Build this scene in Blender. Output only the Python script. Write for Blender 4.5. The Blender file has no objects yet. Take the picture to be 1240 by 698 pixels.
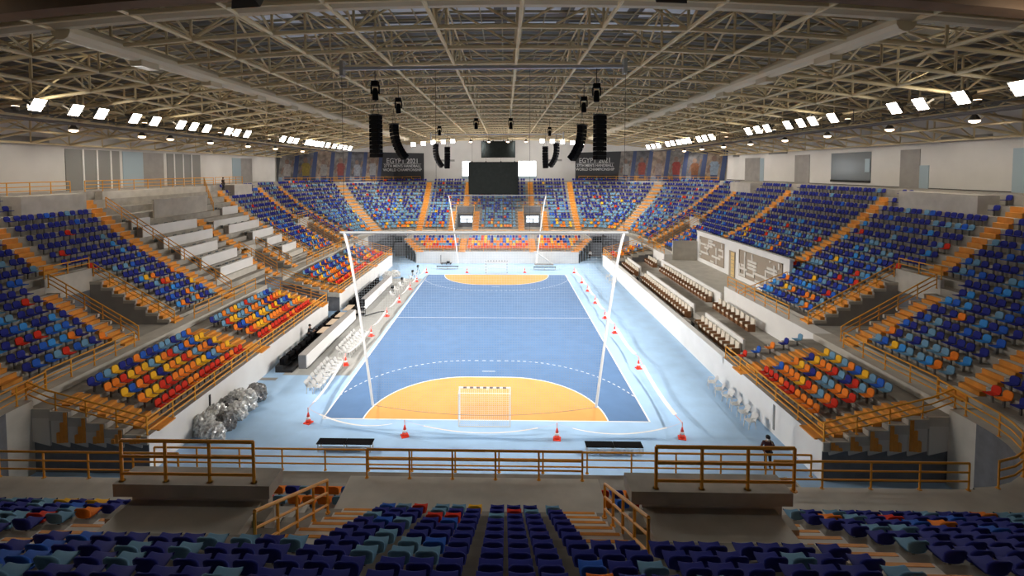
import bpy, bmesh, math, random
from mathutils import Vector, Matrix
random.seed(11)
PI = math.pi
sc = bpy.context.scene
col = sc.collection

# ------------------------------------------------------------------ materials
MATS = {}
def mat(name, c, rough=0.6, metal=0.0, noise=0.0, nscale=3.0, emit=None, estr=0.0, bump=0.0, alpha=1.0, spec=0.5):
    if name in MATS: return MATS[name]
    m = bpy.data.materials.new(name); m.use_nodes = True
    nt = m.node_tree; b = nt.nodes['Principled BSDF']
    b.inputs['Base Color'].default_value = (*c, 1); b.inputs['Roughness'].default_value = rough
    b.inputs['Metallic'].default_value = metal; b.inputs['Alpha'].default_value = alpha
    b.inputs['Specular IOR Level'].default_value = spec
    if noise or bump:
        tc = nt.nodes.new('ShaderNodeNewGeometry')
        n = nt.nodes.new('ShaderNodeTexNoise'); n.inputs['Scale'].default_value = nscale; n.inputs['Detail'].default_value = 4
        nt.links.new(tc.outputs['Position'], n.inputs['Vector'])
        if noise:
            r = nt.nodes.new('ShaderNodeValToRGB')
            r.color_ramp.elements[0].position = .3; r.color_ramp.elements[1].position = .7
            r.color_ramp.elements[0].color = (*[max(0, x*(1-noise)) for x in c], 1)
            r.color_ramp.elements[1].color = (*[min(1, x*(1+noise)) for x in c], 1)
            nt.links.new(n.outputs['Fac'], r.inputs['Fac']); nt.links.new(r.outputs['Color'], b.inputs['Base Color'])
        if bump:
            bp = nt.nodes.new('ShaderNodeBump'); bp.inputs['Strength'].default_value = bump
            nt.links.new(n.outputs['Fac'], bp.inputs['Height']); nt.links.new(bp.outputs['Normal'], b.inputs['Normal'])
    if emit:
        b.inputs['Emission Color'].default_value = (*emit, 1); b.inputs['Emission Strength'].default_value = estr
    MATS[name] = m
    return m

def net_mat(name, c, cell, thread, ax=(0, 2)):
    m = bpy.data.materials.new(name); m.use_nodes = True; nt = m.node_tree
    b = nt.nodes['Principled BSDF']; b.inputs['Base Color'].default_value = (*c, 1); b.inputs['Roughness'].default_value = .8
    g = nt.nodes.new('ShaderNodeNewGeometry'); s = nt.nodes.new('ShaderNodeSeparateXYZ')
    nt.links.new(g.outputs['Position'], s.inputs[0]); outs = []
    for a in ax:
        d = nt.nodes.new('ShaderNodeMath'); d.operation = 'DIVIDE'; d.inputs[1].default_value = cell
        nt.links.new(s.outputs[a], d.inputs[0])
        f = nt.nodes.new('ShaderNodeMath'); f.operation = 'FRACT'; nt.links.new(d.outputs[0], f.inputs[0])
        l = nt.nodes.new('ShaderNodeMath'); l.operation = 'LESS_THAN'; l.inputs[1].default_value = thread/cell
        nt.links.new(f.outputs[0], l.inputs[0]); outs.append(l)
    mx = nt.nodes.new('ShaderNodeMath'); mx.operation = 'MAXIMUM'
    nt.links.new(outs[0].outputs[0], mx.inputs[0]); nt.links.new(outs[1].outputs[0], mx.inputs[1])
    nt.links.new(mx.outputs[0], b.inputs['Alpha'])
    return m

M_conc = mat('concrete', (.40, .375, .33), .85, noise=.16, nscale=1.3)
M_tread = mat('terrace_grey', (.30, .275, .24), .85, noise=.2, nscale=.9)
M_pale = mat('pale_concrete', (.55, .52, .46), .8, noise=.1, nscale=1.2)
M_dconc = mat('dark_grey_wall', (.16, .165, .18), .8, noise=.15, nscale=2)
M_edge = mat('step_edge_white', (.68, .65, .60), .8)
M_white = mat('white_paint', (.80, .79, .77), .6, noise=.04, nscale=.7)
M_wallw = mat('wall_white', (.66, .645, .62), .8, noise=.05, nscale=.4)
M_greyp = mat('grey_panel', (.30, .285, .27), .6, noise=.1, nscale=1)
M_floor = mat('pale_blue_floor', (.40, .60, .84), .55, noise=.07, nscale=.8, spec=.3)
M_court = mat('court_blue', (.115, .215, .40), .5, noise=.06, nscale=.9, spec=.3)
M_dzone = mat('court_orange', (.80, .38, .12), .5, noise=.05, nscale=.8, spec=.3)
M_line = mat('line_white', (.9, .9, .9), .5)
M_strip = mat('beige_floor_cover', (.37, .37, .35), .7, noise=.07, nscale=1.5)
M_rail = mat('railing_orange', (.80, .36, .03), .45)
M_step = mat('step_orange', (.76, .31, .045), .65, noise=.12, nscale=2)
M_steel = mat('roof_steel', (.72, .60, .37), .6, noise=.08, nscale=1)
M_deck = mat('roof_deck', (.17, .16, .145), .7, noise=.3, nscale=.25)
M_purl = mat('roof_purlin', (.40, .34, .22), .7)
M_duct = mat('duct_cream', (.62, .54, .38), .5)
M_beam = mat('beam_brown', (.16, .095, .05), .6, noise=.2, nscale=1)
M_black = mat('black_plastic', (.006, .006, .007), .8, spec=.08)
M_blackm = mat('black_matte', (.02, .02, .022), .8)
M_screen = mat('screen_dark', (.026, .031, .031), .9, noise=.12, nscale=2, spec=.05)
M_silver = mat('silver_tube', (.45, .46, .48), .35, .6)
M_tube = mat('tube_grey', (.30, .31, .32), .5)
M_wplast = mat('white_plastic', (.68, .68, .67), .4)
M_pole = mat('pole_white', (.88, .88, .88), .4)
M_wrap = mat('plastic_wrap', (.62, .62, .60), .22, .15, noise=.45, nscale=6)
M_wrapd = mat('plastic_wrap_dark', (.20, .20, .20), .25, .15, noise=.6, nscale=6)
M_cone = mat('cone_red', (.95, .07, .03), .5)
M_tape = mat('tape_white', (.9, .87, .86), .5)
M_tapep = mat('tape_pink', (.9, .45, .42), .5)
M_lens = mat('floodlight_lens', (1, 1, 1), emit=(1, .93, .82), estr=18)
M_lensw = mat('downlight_lens', (1, 1, 1), emit=(1, .72, .48), estr=6)
M_house = mat('lamp_housing', (.16, .15, .14), .5, .4)
M_glow = mat('daylight_pane', (.9, .95, 1), emit=(.90, .96, 1), estr=3.2)
M_glow2 = mat('daylight_pane_far', (.9, .95, 1), emit=(.80, .90, 1), estr=1.1)
M_glass = mat('dark_glass', (.15, .17, .18), .15)
M_bluegl = mat('pale_blue_glass', (.36, .46, .52), .3)
M_doorg = mat('door_grey', (.25, .25, .24), .6)
M_armf = mat('armchair_beige', (.72, .66, .56), .8)
M_armw = mat('armchair_brown', (.20, .085, .03), .5)
M_relief = mat('relief_taupe', (.36, .30, .235), .8)
M_yellowdoor = mat('door_yellow', (.72, .52, .22), .5)
M_tan = mat('tan_board', (.66, .52, .38), .6)
M_skin = mat('skin', (.42, .24, .16), .6)
M_hair = mat('hair_black', (.015, .012, .01), .7)
M_net = net_mat('catch_net', (.50, .55, .62), .15, .0055)
M_goalnet = net_mat('goal_net', (.85, .85, .85), .12, .011)
M_goalnety = net_mat('goal_net_side', (.85, .85, .85), .12, .011, (1, 2))
SEATC = {'navy': (.032, .040, .26), 'royal blue': (.035, .13, .56), 'light blue': (.17, .34, .50),
         'orange': (.88, .25, .035), 'red': (.66, .045, .025), 'yellow': (.90, .50, .035), 'sky blue': (.06, .30, .72)}
M_seat = {k: mat('seat_' + k.replace(' ', '_'), v, .65, spec=.06) for k, v in SEATC.items()}
M_post = mat('seat_post', (.16, .155, .15), .5, .3)

# ------------------------------------------------------------------ mesh helpers
class MB:
    def __init__(s): s.v = []; s.f = []; s.m = []; s.mats = []
    def mi(s, m):
        if m is None: return 0
        if m not in s.mats: s.mats.append(m)
        return s.mats.index(m)
    def add(s, vs, fs, m=None):
        b = len(s.v); s.v.extend([tuple(v) for v in vs]); i = s.mi(m)
        for f in fs: s.f.append(tuple(b+k for k in f)); s.m.append(i)
    def quad(s, a, b, c, d, m=None): s.add([a, b, c, d], [(0, 1, 2, 3)], m)
    def box(s, x0, x1, y0, y1, z0, z1, m=None):
        s.add([(x, y, z) for z in (z0, z1) for y in (y0, y1) for x in (x0, x1)],
              [(0, 2, 3, 1), (4, 5, 7, 6), (0, 1, 5, 4), (2, 6, 7, 3), (0, 4, 6, 2), (1, 3, 7, 5)], m)
    def boxL(s, L, t0, t1, o0, o1, z0, z1, m=None):
        s.add([L(t, o, z) for z in (z0, z1) for o in (o0, o1) for t in (t0, t1)],
              [(0, 2, 3, 1), (4, 5, 7, 6), (0, 1, 5, 4), (2, 6, 7, 3), (0, 4, 6, 2), (1, 3, 7, 5)], m)
    def tube(s, a, b, r, n=6, m=None, r2=None, cap=True):
        a = Vector(a); b = Vector(b); d = b-a
        if d.length < 1e-6: return
        d.normalize(); u = d.orthogonal().normalized(); w = d.cross(u); r2 = r if r2 is None else r2
        vs = [a+(u*math.cos(2*PI*i/n)+w*math.sin(2*PI*i/n))*r for i in range(n)]
        vs += [b+(u*math.cos(2*PI*i/n)+w*math.sin(2*PI*i/n))*r2 for i in range(n)]
        fs = [(i, (i+1) % n, n+(i+1) % n, n+i) for i in range(n)]
        if cap: fs += [tuple(range(n-1, -1, -1)), tuple(range(n, 2*n))]
        s.add(vs, fs, m)
    def path(s, pts, r, n=6, m=None):
        for a, b in zip(pts, pts[1:]): s.tube(a, b, r, n, m)
    def lathe(s, prof, c, n=12, m=None):
        vs = [(c[0]+r*math.cos(2*PI*i/n), c[1]+r*math.sin(2*PI*i/n), c[2]+z) for r, z in prof for i in range(n)]
        fs = [(j*n+i, j*n+(i+1) % n, (j+1)*n+(i+1) % n, (j+1)*n+i) for j in range(len(prof)-1) for i in range(n)]
        fs += [tuple(range(n-1, -1, -1)), tuple(range((len(prof)-1)*n, len(prof)*n))]
        s.add(vs, fs, m)
    def poly(s, pts, m=None): s.add(pts, [tuple(range(len(pts)))], m)
    def prism(s, pts, off, m=None):
        n = len(pts); off = Vector(off); vs = [Vector(p) for p in pts]+[Vector(p)+off for p in pts]
        s.add(vs, [tuple(range(n-1, -1, -1)), tuple(range(n, 2*n))]+[(i, (i+1) % n, n+(i+1) % n, n+i) for i in range(n)], m)
    def mesh(s, name, m=None, smooth=False):
        me = bpy.data.meshes.new(name); me.from_pydata(s.v, [], s.f)
        ml = s.mats if s.mats else [m]
        for q in ml: me.materials.append(q)
        if s.mats: me.polygons.foreach_set('material_index', s.m)
        if smooth: me.polygons.foreach_set('use_smooth', [True]*len(me.polygons))
        bm = bmesh.new(); bm.from_mesh(me); bmesh.ops.recalc_face_normals(bm, faces=bm.faces); bm.to_mesh(me); bm.free()
        me.update(); return me
    def build(s, name, m=None, parent=None, smooth=False, loc=None):
        return link(name, s.mesh(name, m, smooth), parent, loc)

def link(name, data, parent=None, loc=None):
    o = bpy.data.objects.new(name, data); col.objects.link(o)
    if parent: o.parent = parent
    if loc is not None: o.location = loc
    return o
def tag(o, label=None, cat=None, group=None, kind=None):
    if label: o['label'] = label
    if cat: o['category'] = cat
    if group: o['group'] = group
    if kind: o['kind'] = kind
    return o
def thing(name, label, cat, loc=(0, 0, 0), rz=0, group=None):
    o = link(name, None, None, loc); o.rotation_euler = (0, 0, rz)
    o.empty_display_size = .2
    return tag(o, label, cat, group)
def struct(o): o['kind'] = 'structure'; return o
def copy_tree(o, parent=None):
    c = o.copy(); col.objects.link(c); c.parent = parent
    for ch in list(o.children): copy_tree(ch, c)
    return c
ORD = ['first', 'second', 'third', 'fourth', 'fifth', 'sixth', 'seventh', 'eighth', 'ninth', 'tenth', 'eleventh', 'twelfth',
       'thirteenth', 'fourteenth', 'fifteenth', 'sixteenth', 'seventeenth', 'eighteenth', 'nineteenth', 'twentieth'] + ['%dth' % i for i in range(21, 80)]
def rounded(o, w=.02, seg=2):
    b = o.modifiers.new('b', 'BEVEL'); b.width = w; b.segments = seg; b.limit_method = 'ANGLE'; return o

# ------------------------------------------------------------------ tier geometry
HX, YN, YF, RHO, P = 24.2, -32.7, 41.5, 6.0, .85
RR = [.48]*7+[.52, .56, .6, .66, .7, .7, .74, .74, .74]
ZK = [4.0]
for r in RR: ZK.append(ZK[-1]+r)
NZ = [3.75+.495*k for k in range(17)]
NR = 16
CZ = 3.72          # concourse level
def zk(k, w=0.0): return ZK[k]*(1-w)+NZ[k]*w
RHF = 8.4
CX = HX-RHO; CXF = HX-RHF; CYF = YF-RHF; CYN = YN+RHO
def Lleft(t, o, z): return (-(HX+o), t, z)
def Lright(t, o, z): return (HX+o, t, z)
def Lfar(t, o, z): return (t, YF+o, z)
def Lnear(t, o, z): return (t, YN-o, z)
SECT = {'left': (Lleft, CYN, CYF), 'right': (Lright, CYN, CYF), 'far': (Lfar, -CXF, CXF), 'near': (Lnear, -CX, CX)}
def corner(sx, sy, ang):     # local frame of a radial line in a corner, ang measured from x axis towards y
    cx = sx*(CXF if sy > 0 else CX); cy = CYF if sy > 0 else CYN; RHO_ = RHF if sy > 0 else RHO; n = (sx*math.cos(ang), sy*math.sin(ang)); tn = (-n[1], n[0])
    return lambda t, o, z: (cx+n[0]*(RHO_+o)+tn[0]*t, cy+n[1]*(RHO_+o)+tn[1]*t, z)
# vomitory trenches: section, t0, t1, rows
VOMS = [('left', -16.95, -13.45, 7), ('right', -16.3, -12.9, 7), ('right', 22.6, 26.2, 7), ('left', 22.6, 26.2, 7),
        ('far', -8.5, -4.9, 7), ('far', 4.9, 8.5, 7), ('near', -9.2, -5.5, 3), ('near', 5.1, 8.7, 3), ('left', 3.6, 7.0, 5)]
CUTS = list(VOMS)+[('right', -4.4, 16.2, 4)]
# parapet blocks replacing the top rows: section t0 t1 first row
TOPCUT = [('right', -12.4, -5.4, 14), ('right', 20.0, 26.0, 14), ('left', -12.6, -6.9, 14), ('left', 16.3, 20.8, 14), ('left', -4.2, 12.4, 15)]
# aisles: section t0 t1 k0 k1
AIS = []
for s, t0, t1, kr in VOMS:
    if s == 'near':
        continue
    w = 1.15
    AIS.append((s, t0-w, t0, 0, kr)); AIS.append((s, t1, t1+w, 0, kr))
AIS += [('left', -15.8, -14.6, 8, 16), ('right', -15.1, -13.9, 8, 16), ('right', 23.8, 25.0, 8, 16), ('left', 23.8, 25.0, 8, 16),
        ('far', -7.3, -6.1, 8, 16), ('far', 6.1, 7.3, 8, 16),
        ('left', -6.6, -5.3, 0, 16), ('left', 13.6, 14.8, 0, 16), ('left', 30.4, 31.6, 0, 16), ('left', -25.0, -23.8, 0, 16),
        ('right', -3.4, -2.2, 5, 16), ('right', 11.6, 12.8, 5, 16), ('right', 31.5, 32.7, 0, 16), ('right', -24.7, -23.5, 0, 16),
        ('far', -15.8, -14.6, 0, 16), ('far', 14.6, 15.8, 0, 16),
        ('near', -10.5, -9.2, 0, 16), ('near', 8.7, 10.0, 0, 16), ('near', -4.3, -3.1, 0, 6), ('near', 3.1, 4.3, 0, 6),
        ('left', 3.9, 5.4, 5, 12)]
CAIS = [(-1, 1, 45), (1, 1, 45), (-1, -1, 45), (1, -1, 45)]
PRESS = ('left', -5.2, 13.6)

def build_stand():
    mb = MB()
    for s, (L, a, b) in SECT.items():
        w = 1.0 if s == 'near' else 0.0
        for k in range(NR):
            brk = {a, b}
            for c in CUTS:
                if c[0] == s: brk |= {c[1], c[2]}
            ts = sorted(brk)
            for t0, t1 in zip(ts, ts[1:]):
                tm = (t0+t1)/2
                if any(c[0] == s and c[1] < tm < c[2] and k < c[3] for c in CUTS): continue
                o0, o1 = k*P, (k+1)*P; z = zk(k, w); zb = zk(k-1, w) if k else CZ-.3
                mb.quad(L(t0, o0, z), L(t1, o0, z), L(t1, o1, z), L(t0, o1, z), M_tread)
                mb.quad(L(t0, o0, zb), L(t1, o0, zb), L(t1, o0, z), L(t0, o0, z), M_conc)
    n = 10
    for sx in (-1, 1):
        for sy in (-1, 1):
            for k in range(NR):
                for i in range(n):
                    a0, a1 = PI/2*i/n, PI/2*(i+1)/n
                    w0, w1 = (i/n, (i+1)/n) if sy < 0 else (0, 0)
                    A, B = corner(sx, sy, a0), corner(sx, sy, a1); o0, o1 = k*P, (k+1)*P
                    z0, z1 = zk(k, w0), zk(k, w1)
                    y0, y1 = (zk(k-1, w0), zk(k-1, w1)) if k else (CZ-.3, CZ-.3)
                    mb.quad(A(0, o0, z0), B(0, o0, z1), B(0, o1, z1), A(0, o1, z0), M_tread)
                    mb.quad(A(0, o0, y0), B(0, o0, y1), B(0, o0, z1), A(0, o0, z0), M_conc)
    struct(mb.build('concrete_stand'))
    # top walkway and kerb behind the last row
    mb = MB(); o = NR*P
    for s, (L, a, b) in SECT.items():
        zt = {'near': 12.0, 'far': 12.82}.get(s, 13.35)
        mb.boxL(L, a, b, o, o+6.5, zt-.75, zt, M_conc)
    for sx in (-1, 1):
        for sy in (-1, 1):
            for i in range(n):
                A, B = corner(sx, sy, PI/2*i/n), corner(sx, sy, PI/2*(i+1)/n); z = 12.82 if sy > 0 else 13.35-1.35*(i/n)
                mb.quad(A(0, o, z), B(0, o, z), B(0, o+6.5, z), A(0, o+6.5, z), M_conc)
                mb.quad(A(0, o, z-.8), B(0, o, z-.8), B(0, o, z), A(0, o, z), M_conc)
    struct(mb.build('top_walkway'))
build_stand()

NAMES = {'left': 'left stand', 'right': 'right stand', 'far': 'far end stand', 'near': 'near stand'}
# vomitories: side walls, back wall with parapet, floor
def build_vom(s, t0, t1, kr):
    L = SECT[s][0]; w = 1.0 if s == 'near' else 0.0
    mb = MB(); zb = CZ-.05; ot = kr*P
    for t, d in ((t0, .14), (t1, -.14)):
        prof = [(0, zb)]
        for k in range(kr): prof += [(k*P, zk(k, w)+.03), ((k+1)*P, zk(k, w)+.03)]
        prof += [(ot, zb)]
        mb.prism([L(t, o, z) for o, z in prof], Vector(L(t+d, 0, 0))-Vector(L(t, 0, 0)), M_greyp)
        # white edge strip
        e = []
        for k in range(kr):
            e.append((k*P, (k+1)*P, zk(k, w)))
        for o0, o1, z in e:
            mb.boxL(L, t-.0 if d > 0 else t-.16, t+.16 if d > 0 else t, o0-.12, o1, z-.16, z+.05, M_pale)
    top = zk(kr, w)+(.55 if s != 'near' else 1.35)
    if s == 'left' and kr == 5: top = zk(kr, w)+.2
    mb.boxL(L, t0-.1, t1+.1, ot-.02, ot+.22, top-1.6, top, M_pale)
    mb.boxL(L, t0, t1, ot+.0, ot+.2, zb, top-1.6, M_dconc)
    mb.boxL(L, t0, t1, -.2, ot, zb-.3, zb, M_conc)
    if s == 'near':
        mb.boxL(L, t0-.45, t1+.25, ot-.35, ot+.45, top-.34, top+.02, M_conc)
        mb.boxL(L, t0-.1, t1-.1, ot+.2, ot+2.1, top-2.4, top-.58, M_pale)
        mb.boxL(L, t0-.45, t0+.1, ot+.2, ot+.75, top-1.6, top-.75, M_conc)
        mb.boxL(L, t1-.2, t1+.25, ot+.2, ot+.75, top-1.6, top-.75, M_conc)
    if s == 'far':
        mb.boxL(L, t0, t1, ot-.35, ot+.25, top-1.3, top-.05, M_dconc)
    struct(mb.build('vomitory_walls'))
    if s == 'far':
        g = MB(); g.boxL(L, t0+.7, t1-.45, ot-.06, ot-.03, 4.6, 5.9, M_glow2); struct(g.build('window_%d' % (3 if t0 < 0 else 4)))
        g = MB(); g.boxL(L, t0+.6, t1-.35, ot-.12, ot-.06, 5.3, 5.42, M_blackm); g.boxL(L, t1-1.6, t1-1.45, ot-.12, ot-.06, 4.3, 5.4, M_blackm)
        g.boxL(L, t0+.55, t0+.7, ot-.12, ot-.06, 4.25, 6.05, M_bluegl); g.boxL(L, t1-.45, t1-.3, ot-.12, ot-.06, 4.25, 6.05, M_bluegl)
        struct(g.build('trim_%d' % (3 if t0 < 0 else 4)))
    return top
VT = {}
for v in VOMS: VT[v] = build_vom(*v)

# parapet blocks
mb = MB()
for s, t0, t1, k in TOPCUT:
    L = SECT[s][0]
    mb.boxL(L, t0, t1, k*P+.1, NR*P+.3, ZK[k]-.5, 13.3, M_pale)
struct(mb.build('parapet_blocks'))

# aisle stairs
def stairs(name_, L, t0, t1, k0, k1, w, label):
    root = thing('aisle_stairs', label, 'stairs', L((t0+t1)/2, k0*P, zk(k0, w)))
    iv = Vector(root.location)
    for k in range(k0, k1):
        zt = zk(k, w); zb = zk(k-1, w) if k else CZ-.02; zm = (zt+zb)/2
        m = MB()
        LL = lambda t, o, z: tuple(Vector(L(t, o, z))-iv)
        m.boxL(LL, t0+.06, t1-.06, k*P-.33, k*P+.01, zb, zm, M_step)
        m.boxL(LL, t0+.06, t1-.06, k*P-.02, k*P+.08, zm, zt+.02, M_step)
        m.boxL(LL, t0, t1, k*P-.015, k*P+.45, zt-.05, zt+.012, M_edge)
        m.build('step', None, root)
side_word = {'left': 'left', 'right': 'right', 'far': 'far', 'near': 'near'}
AL = {}
for s in SECT:
    al = sorted([a for a in AIS if a[0] == s], key=lambda a: a[1])
    for i, a in enumerate(al):
        full = a[4] == 16
        kind = 'long' if (a[4]-a[3]) > 12 else ('upper' if full else 'short')
        frm = 'the camera' if s in ('left', 'right') else 'the left'
        lab = f'{kind} orange aisle steps in the {NAMES[s]}, {ORD[i]} counted from {frm}'
        stairs('', SECT[s][0], a[1], a[2], a[3], a[4], 1.0 if s == 'near' else 0.0, lab)
for sx, sy, d in CAIS:
    L = corner(sx, sy, math.radians(d if sy < 0 else 40))
    hw_ = 1.0 if sy > 0 else .62
    stairs('', L, -hw_, hw_, 0, 16, .5 if sy < 0 else 0.0,
           'orange aisle steps fanning up the %s %s corner of the bowl' % ('far' if sy > 0 else 'near', 'left' if sx < 0 else 'right'))

# ------------------------------------------------------------------ lower tier
LX = 16.7; LYF = 28.3; LYN = -28.0; LP = .93; LR = 5
def LZ(i): return 2.0+.29*i
LOW = []     # (name, map L(t,o,z), t0, t1, skew)
def LLl(t, o, z): return (-(LX+o), t, z)
def LLr(t, o, z): return (LX+o, t, z)
def LLf(t, o, z): return (t, LYF+o, z)
def LLn(t, o, z): return (t, LYN-o, z)
LOW = [('near left', LLl, -25.4, -1.3, 6.2, 0), ('far left', LLl, 2.1, 26.2, 6.2, 0), ('near right', LLr, -25.3, -14.9, 6.2, 0),
       ('far right', LLr, 21.0, 26.5, 6.2, 0), ('far end', LLf, -13.3, 13.2, 12.3, .62), ('near end', LLn, -13.3, 13.3, 5.05, .62)]
def build_low(nm, L, t0, t1, depth, skew):
    mb = MB()
    def sk(o): return skew*min(o, 4.7)
    rows = [(0.0, .30)]+[(.30+LP*i, .30+LP*(i+1)) for i in range(LR)]
    zs = [1.95]+[LZ(i) for i in range(LR)]
    rows.append((.30+LP*LR, depth)); zs.append(LZ(LR-1)+.12)
    pz = 0
    for (o0, o1), z in zip(rows, zs):
        a, b = t0-sk(o0), t1+sk(o0)
        mb.quad(L(a, o0, z), L(b, o0, z), L(b, o1, z), L(a, o1, z), M_tread)
        mb.quad(L(a, o0, pz), L(b, o0, pz), L(b, o0, z), L(a, o0, z), M_white if pz == 0 else M_conc)
        for t, d in ((a, 1), (b, -1)):
            mb.quad(L(t, o0, 0), L(t, o1, 0), L(t, o1, z), L(t, o0, z), M_dconc)
            mb.boxL(L, min(t, t-d*.1), max(t, t-d*.1), o0, o1+.05, z-.42, z+.03, M_pale)
        pz = z
    struct(mb.build('lower_stand'))
    # concourse slab behind
    if nm != 'near end':
        m = MB(); end = HX-LX if L in (LLl, LLr) else YF-LYF
        m.boxL(L, t0-sk(5), t1+sk(5), depth, end, 0, CZ, M_pale); struct(m.build('concourse_slab'))
for l in LOW: build_low(*l)
# remaining concourse (corners and near end)
mb = MB()
for sx in (-1, 1):
    n = 8
    for i in range(n):
        A, B = corner(sx, -1, PI/2*i/n), corner(sx, -1, PI/2*(i+1)/n)
        mb.quad(A(0, 0.05, CZ), B(0, 0.05, CZ), B(0, -1.6, CZ), A(0, -1.6, CZ), M_pale)
        mb.quad(A(0, -1.6, 0), B(0, -1.6, 0), B(0, -1.6, CZ), A(0, -1.6, CZ), M_dconc)
        A, B = corner(sx, 1, PI/2*i/n), corner(sx, 1, PI/2*(i+1)/n)
        mb.quad(A(0, 0.05, CZ), B(0, 0.05, CZ), B(0, -1.6, CZ), A(0, -1.6, CZ), M_pale)
        mb.quad(A(0, -1.6, 0), B(0, -1.6, 0), B(0, -1.6, CZ), A(0, -1.6, CZ), M_dconc)
    mb.box(min(sx*10.0, sx*CX), max(sx*10.0, sx*CX), YN-.05, YN+1.5, CZ-.4, CZ, M_pale)
    mb.box(min(sx*HX, sx*(HX-1.6)), max(sx*HX, sx*(HX-1.6)), -26.7, -25.4, 0, CZ, M_pale)
    mb.box(min(sx*HX, sx*(HX-1.6)), max(sx*HX, sx*(HX-1.6)), 26.2, CYF, 0, CZ, M_pale)
    mb.box(min(sx*18.2, sx*16.2), max(sx*18.2, sx*16.2), YF-7, YF-1.7, 0, CZ-.02, M_dconc)
mb.box(-24.2, -23.0, -1.3, 2.1, 0, CZ, M_dconc)
struct(mb.build('corner_concourse'))
# parapet in front of the near centre block
mb = MB(); mb.box(-4.6, 4.7, YN+.0, YN+1.75, 2.0, 3.752, M_pale); struct(mb.build('near_parapet'))

# lower aisle stairs
def low_stairs(L, t0, t1, skew, label, r=1):
    root = thing('aisle_stairs', label, 'stairs', L((t0+t1)/2, .3, LZ(0))); iv = Vector(root.location)
    LL = lambda t, o, z: tuple(Vector(L(t, o, z))-iv)
    for i in range(LR+1):
        o = .30+LP*i; z = LZ(i) if i < LR else LZ(4)+.12; zb = 1.9 if i == 0 else LZ(i-1); d = skew*o*r
        m = MB()
        m.boxL(LL, t0+d+.04, t1+d-.04, o-.44, o+.01, zb, (z+zb)/2+.02, M_step)
        m.boxL(LL, t0+d+.04, t1+d-.04, o-.02, o+.27, (z+zb)/2, z+.03, M_step)
        m.build('step', None, root)
for nm, L, t0, t1, dp, skw in LOW:
    if nm in ('near left', 'near right'):
        mb = MB()
        for i in range(LR):
            o0 = .30+LP*i; o1 = o0+LP; z = LZ(i)
            mb.prism([L(t0-.02, o0, z-.38), L(t0-.02, o1-.01, z-.38), L(t0-.02, o1-.01, 1.62), L(t0-.02, o0+.01, 1.36)], Vector(L(t0-.085, 0, 0))-Vector(L(t0-.02, 0, 0)), M_edge)
            n = i+2
            for q in range(3):
                zz = 1.62+(z-1.62)*(1-q*.33)
                mb.boxL(L, t0-.13-.03*q, t0-.09, o0+.06+.16*q, o0+.24+.16*q, 1.62, zz, M_step)
        mb.prism([L(t0-.02, 5.0, LZ(4)-.3), L(t0-.02, 6.2, LZ(4)-.3), L(t0-.02, 6.2, 1.72), L(t0-.02, 5.0, 1.42)], Vector(L(t0-.10, 0, 0))-Vector(L(t0-.02, 0, 0)), M_edge)
        struct(mb.build('stand_end_face'))
LAIS = {'near left': [(-24.9, -23.6), (-14.6, -13.3), (-3.0, -1.5)], 'far left': [(2.3, 3.6), (16.0, 17.2), (24.8, 26.0)],
        'near right': [(-25.0, -23.7), (-17.6, -16.4)], 'far right': [(25.2, 26.3)],
        'far end': [(-6.4, -5.2), (5.2, 6.4), (-13.2, -11.9), (11.8, 13.1)], 'near end': []}
for nm, L, t0, t1, dp, skw in LOW:
    for i, (a, b) in enumerate(LAIS[nm]):
        sk_, r_ = 0, 1
        if nm == 'far end' and i >= 2: sk_ = .62; r_ = -1 if i == 2 else 1
        low_stairs(L, a, b, sk_, f'orange steps down the {nm} lower stand, {ORD[i]} flight along it', r_)

# ------------------------------------------------------------------ seats
def in_aisle(s, t, k, pad=.30):
    for a in AIS:
        if a[0] == s and a[1]-pad < t < a[2]+pad and a[3] <= k < a[4]: return True
    for c in CUTS:
        if c[0] == s and c[1]-pad-(.1) < t < c[2]+pad+.1 and k < c[3]: return True
    for c in TOPCUT:
        if c[0] == s and c[1]-pad < t < c[2]+pad and k >= c[3]: return True
    if s == 'left' and PRESS[1] < t < PRESS[2]: return True
    if s == 'near':
        if k in (3, 4, 5) and (-9.9 < t < -4.9 or 4.9 < t < 9.3): return True
        if k < 6 and (-9.4 < t < -3.0 or 3.0 < t < 8.9): return True
    else:
        for v in VOMS:
            if v[0] == s and v[1]-.6 < t < v[2]+.6 and k == v[3]: return True
    return False
def pick(k, n, tier):
    f = random.random(); u = 1-k/n
    if tier == 'low':
        if k == 0: return 'red' if f < .85 else 'orange'
        if k == 1: T = [('orange', .42), ('yellow', .18), ('red', .16), ('royal blue', .12), ('light blue', .12)]
        elif k == 4: T = [('navy', .30), ('light blue', .32), ('royal blue', .14), ('orange', .14), ('yellow', .06), ('red', .04)]
        else: T = [('orange', .32), ('light blue', .18), ('yellow', .16), ('navy', .12), ('royal blue', .12), ('red', .10)]
    elif tier == 'far':
        T = [('orange', .35*max(0, u-.82)*6+.012), ('yellow', .12*max(0, u-.82)*6+.006), ('red', .02), ('light blue', min(.55, .72*u+.05)), ('royal blue', .08), ('navy', 1)]
    else:
        b = max(0, u-.25)
        T = [('orange', .06*b+.10*max(0, u-.8)*4), ('yellow', .07*b), ('red', .06*b+.004), ('sky blue', .16*b), ('royal blue', .06+.22*b), ('light blue', .07+.12*b), ('navy', 1)]
    a = 0
    for c, p in T:
        a += p
        if f < a: return c
    return 'navy'
SEATS = []    # (x,y,z,rot,color,desc,section,k,t)
PITCH, GRP = .535, 1.80
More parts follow.
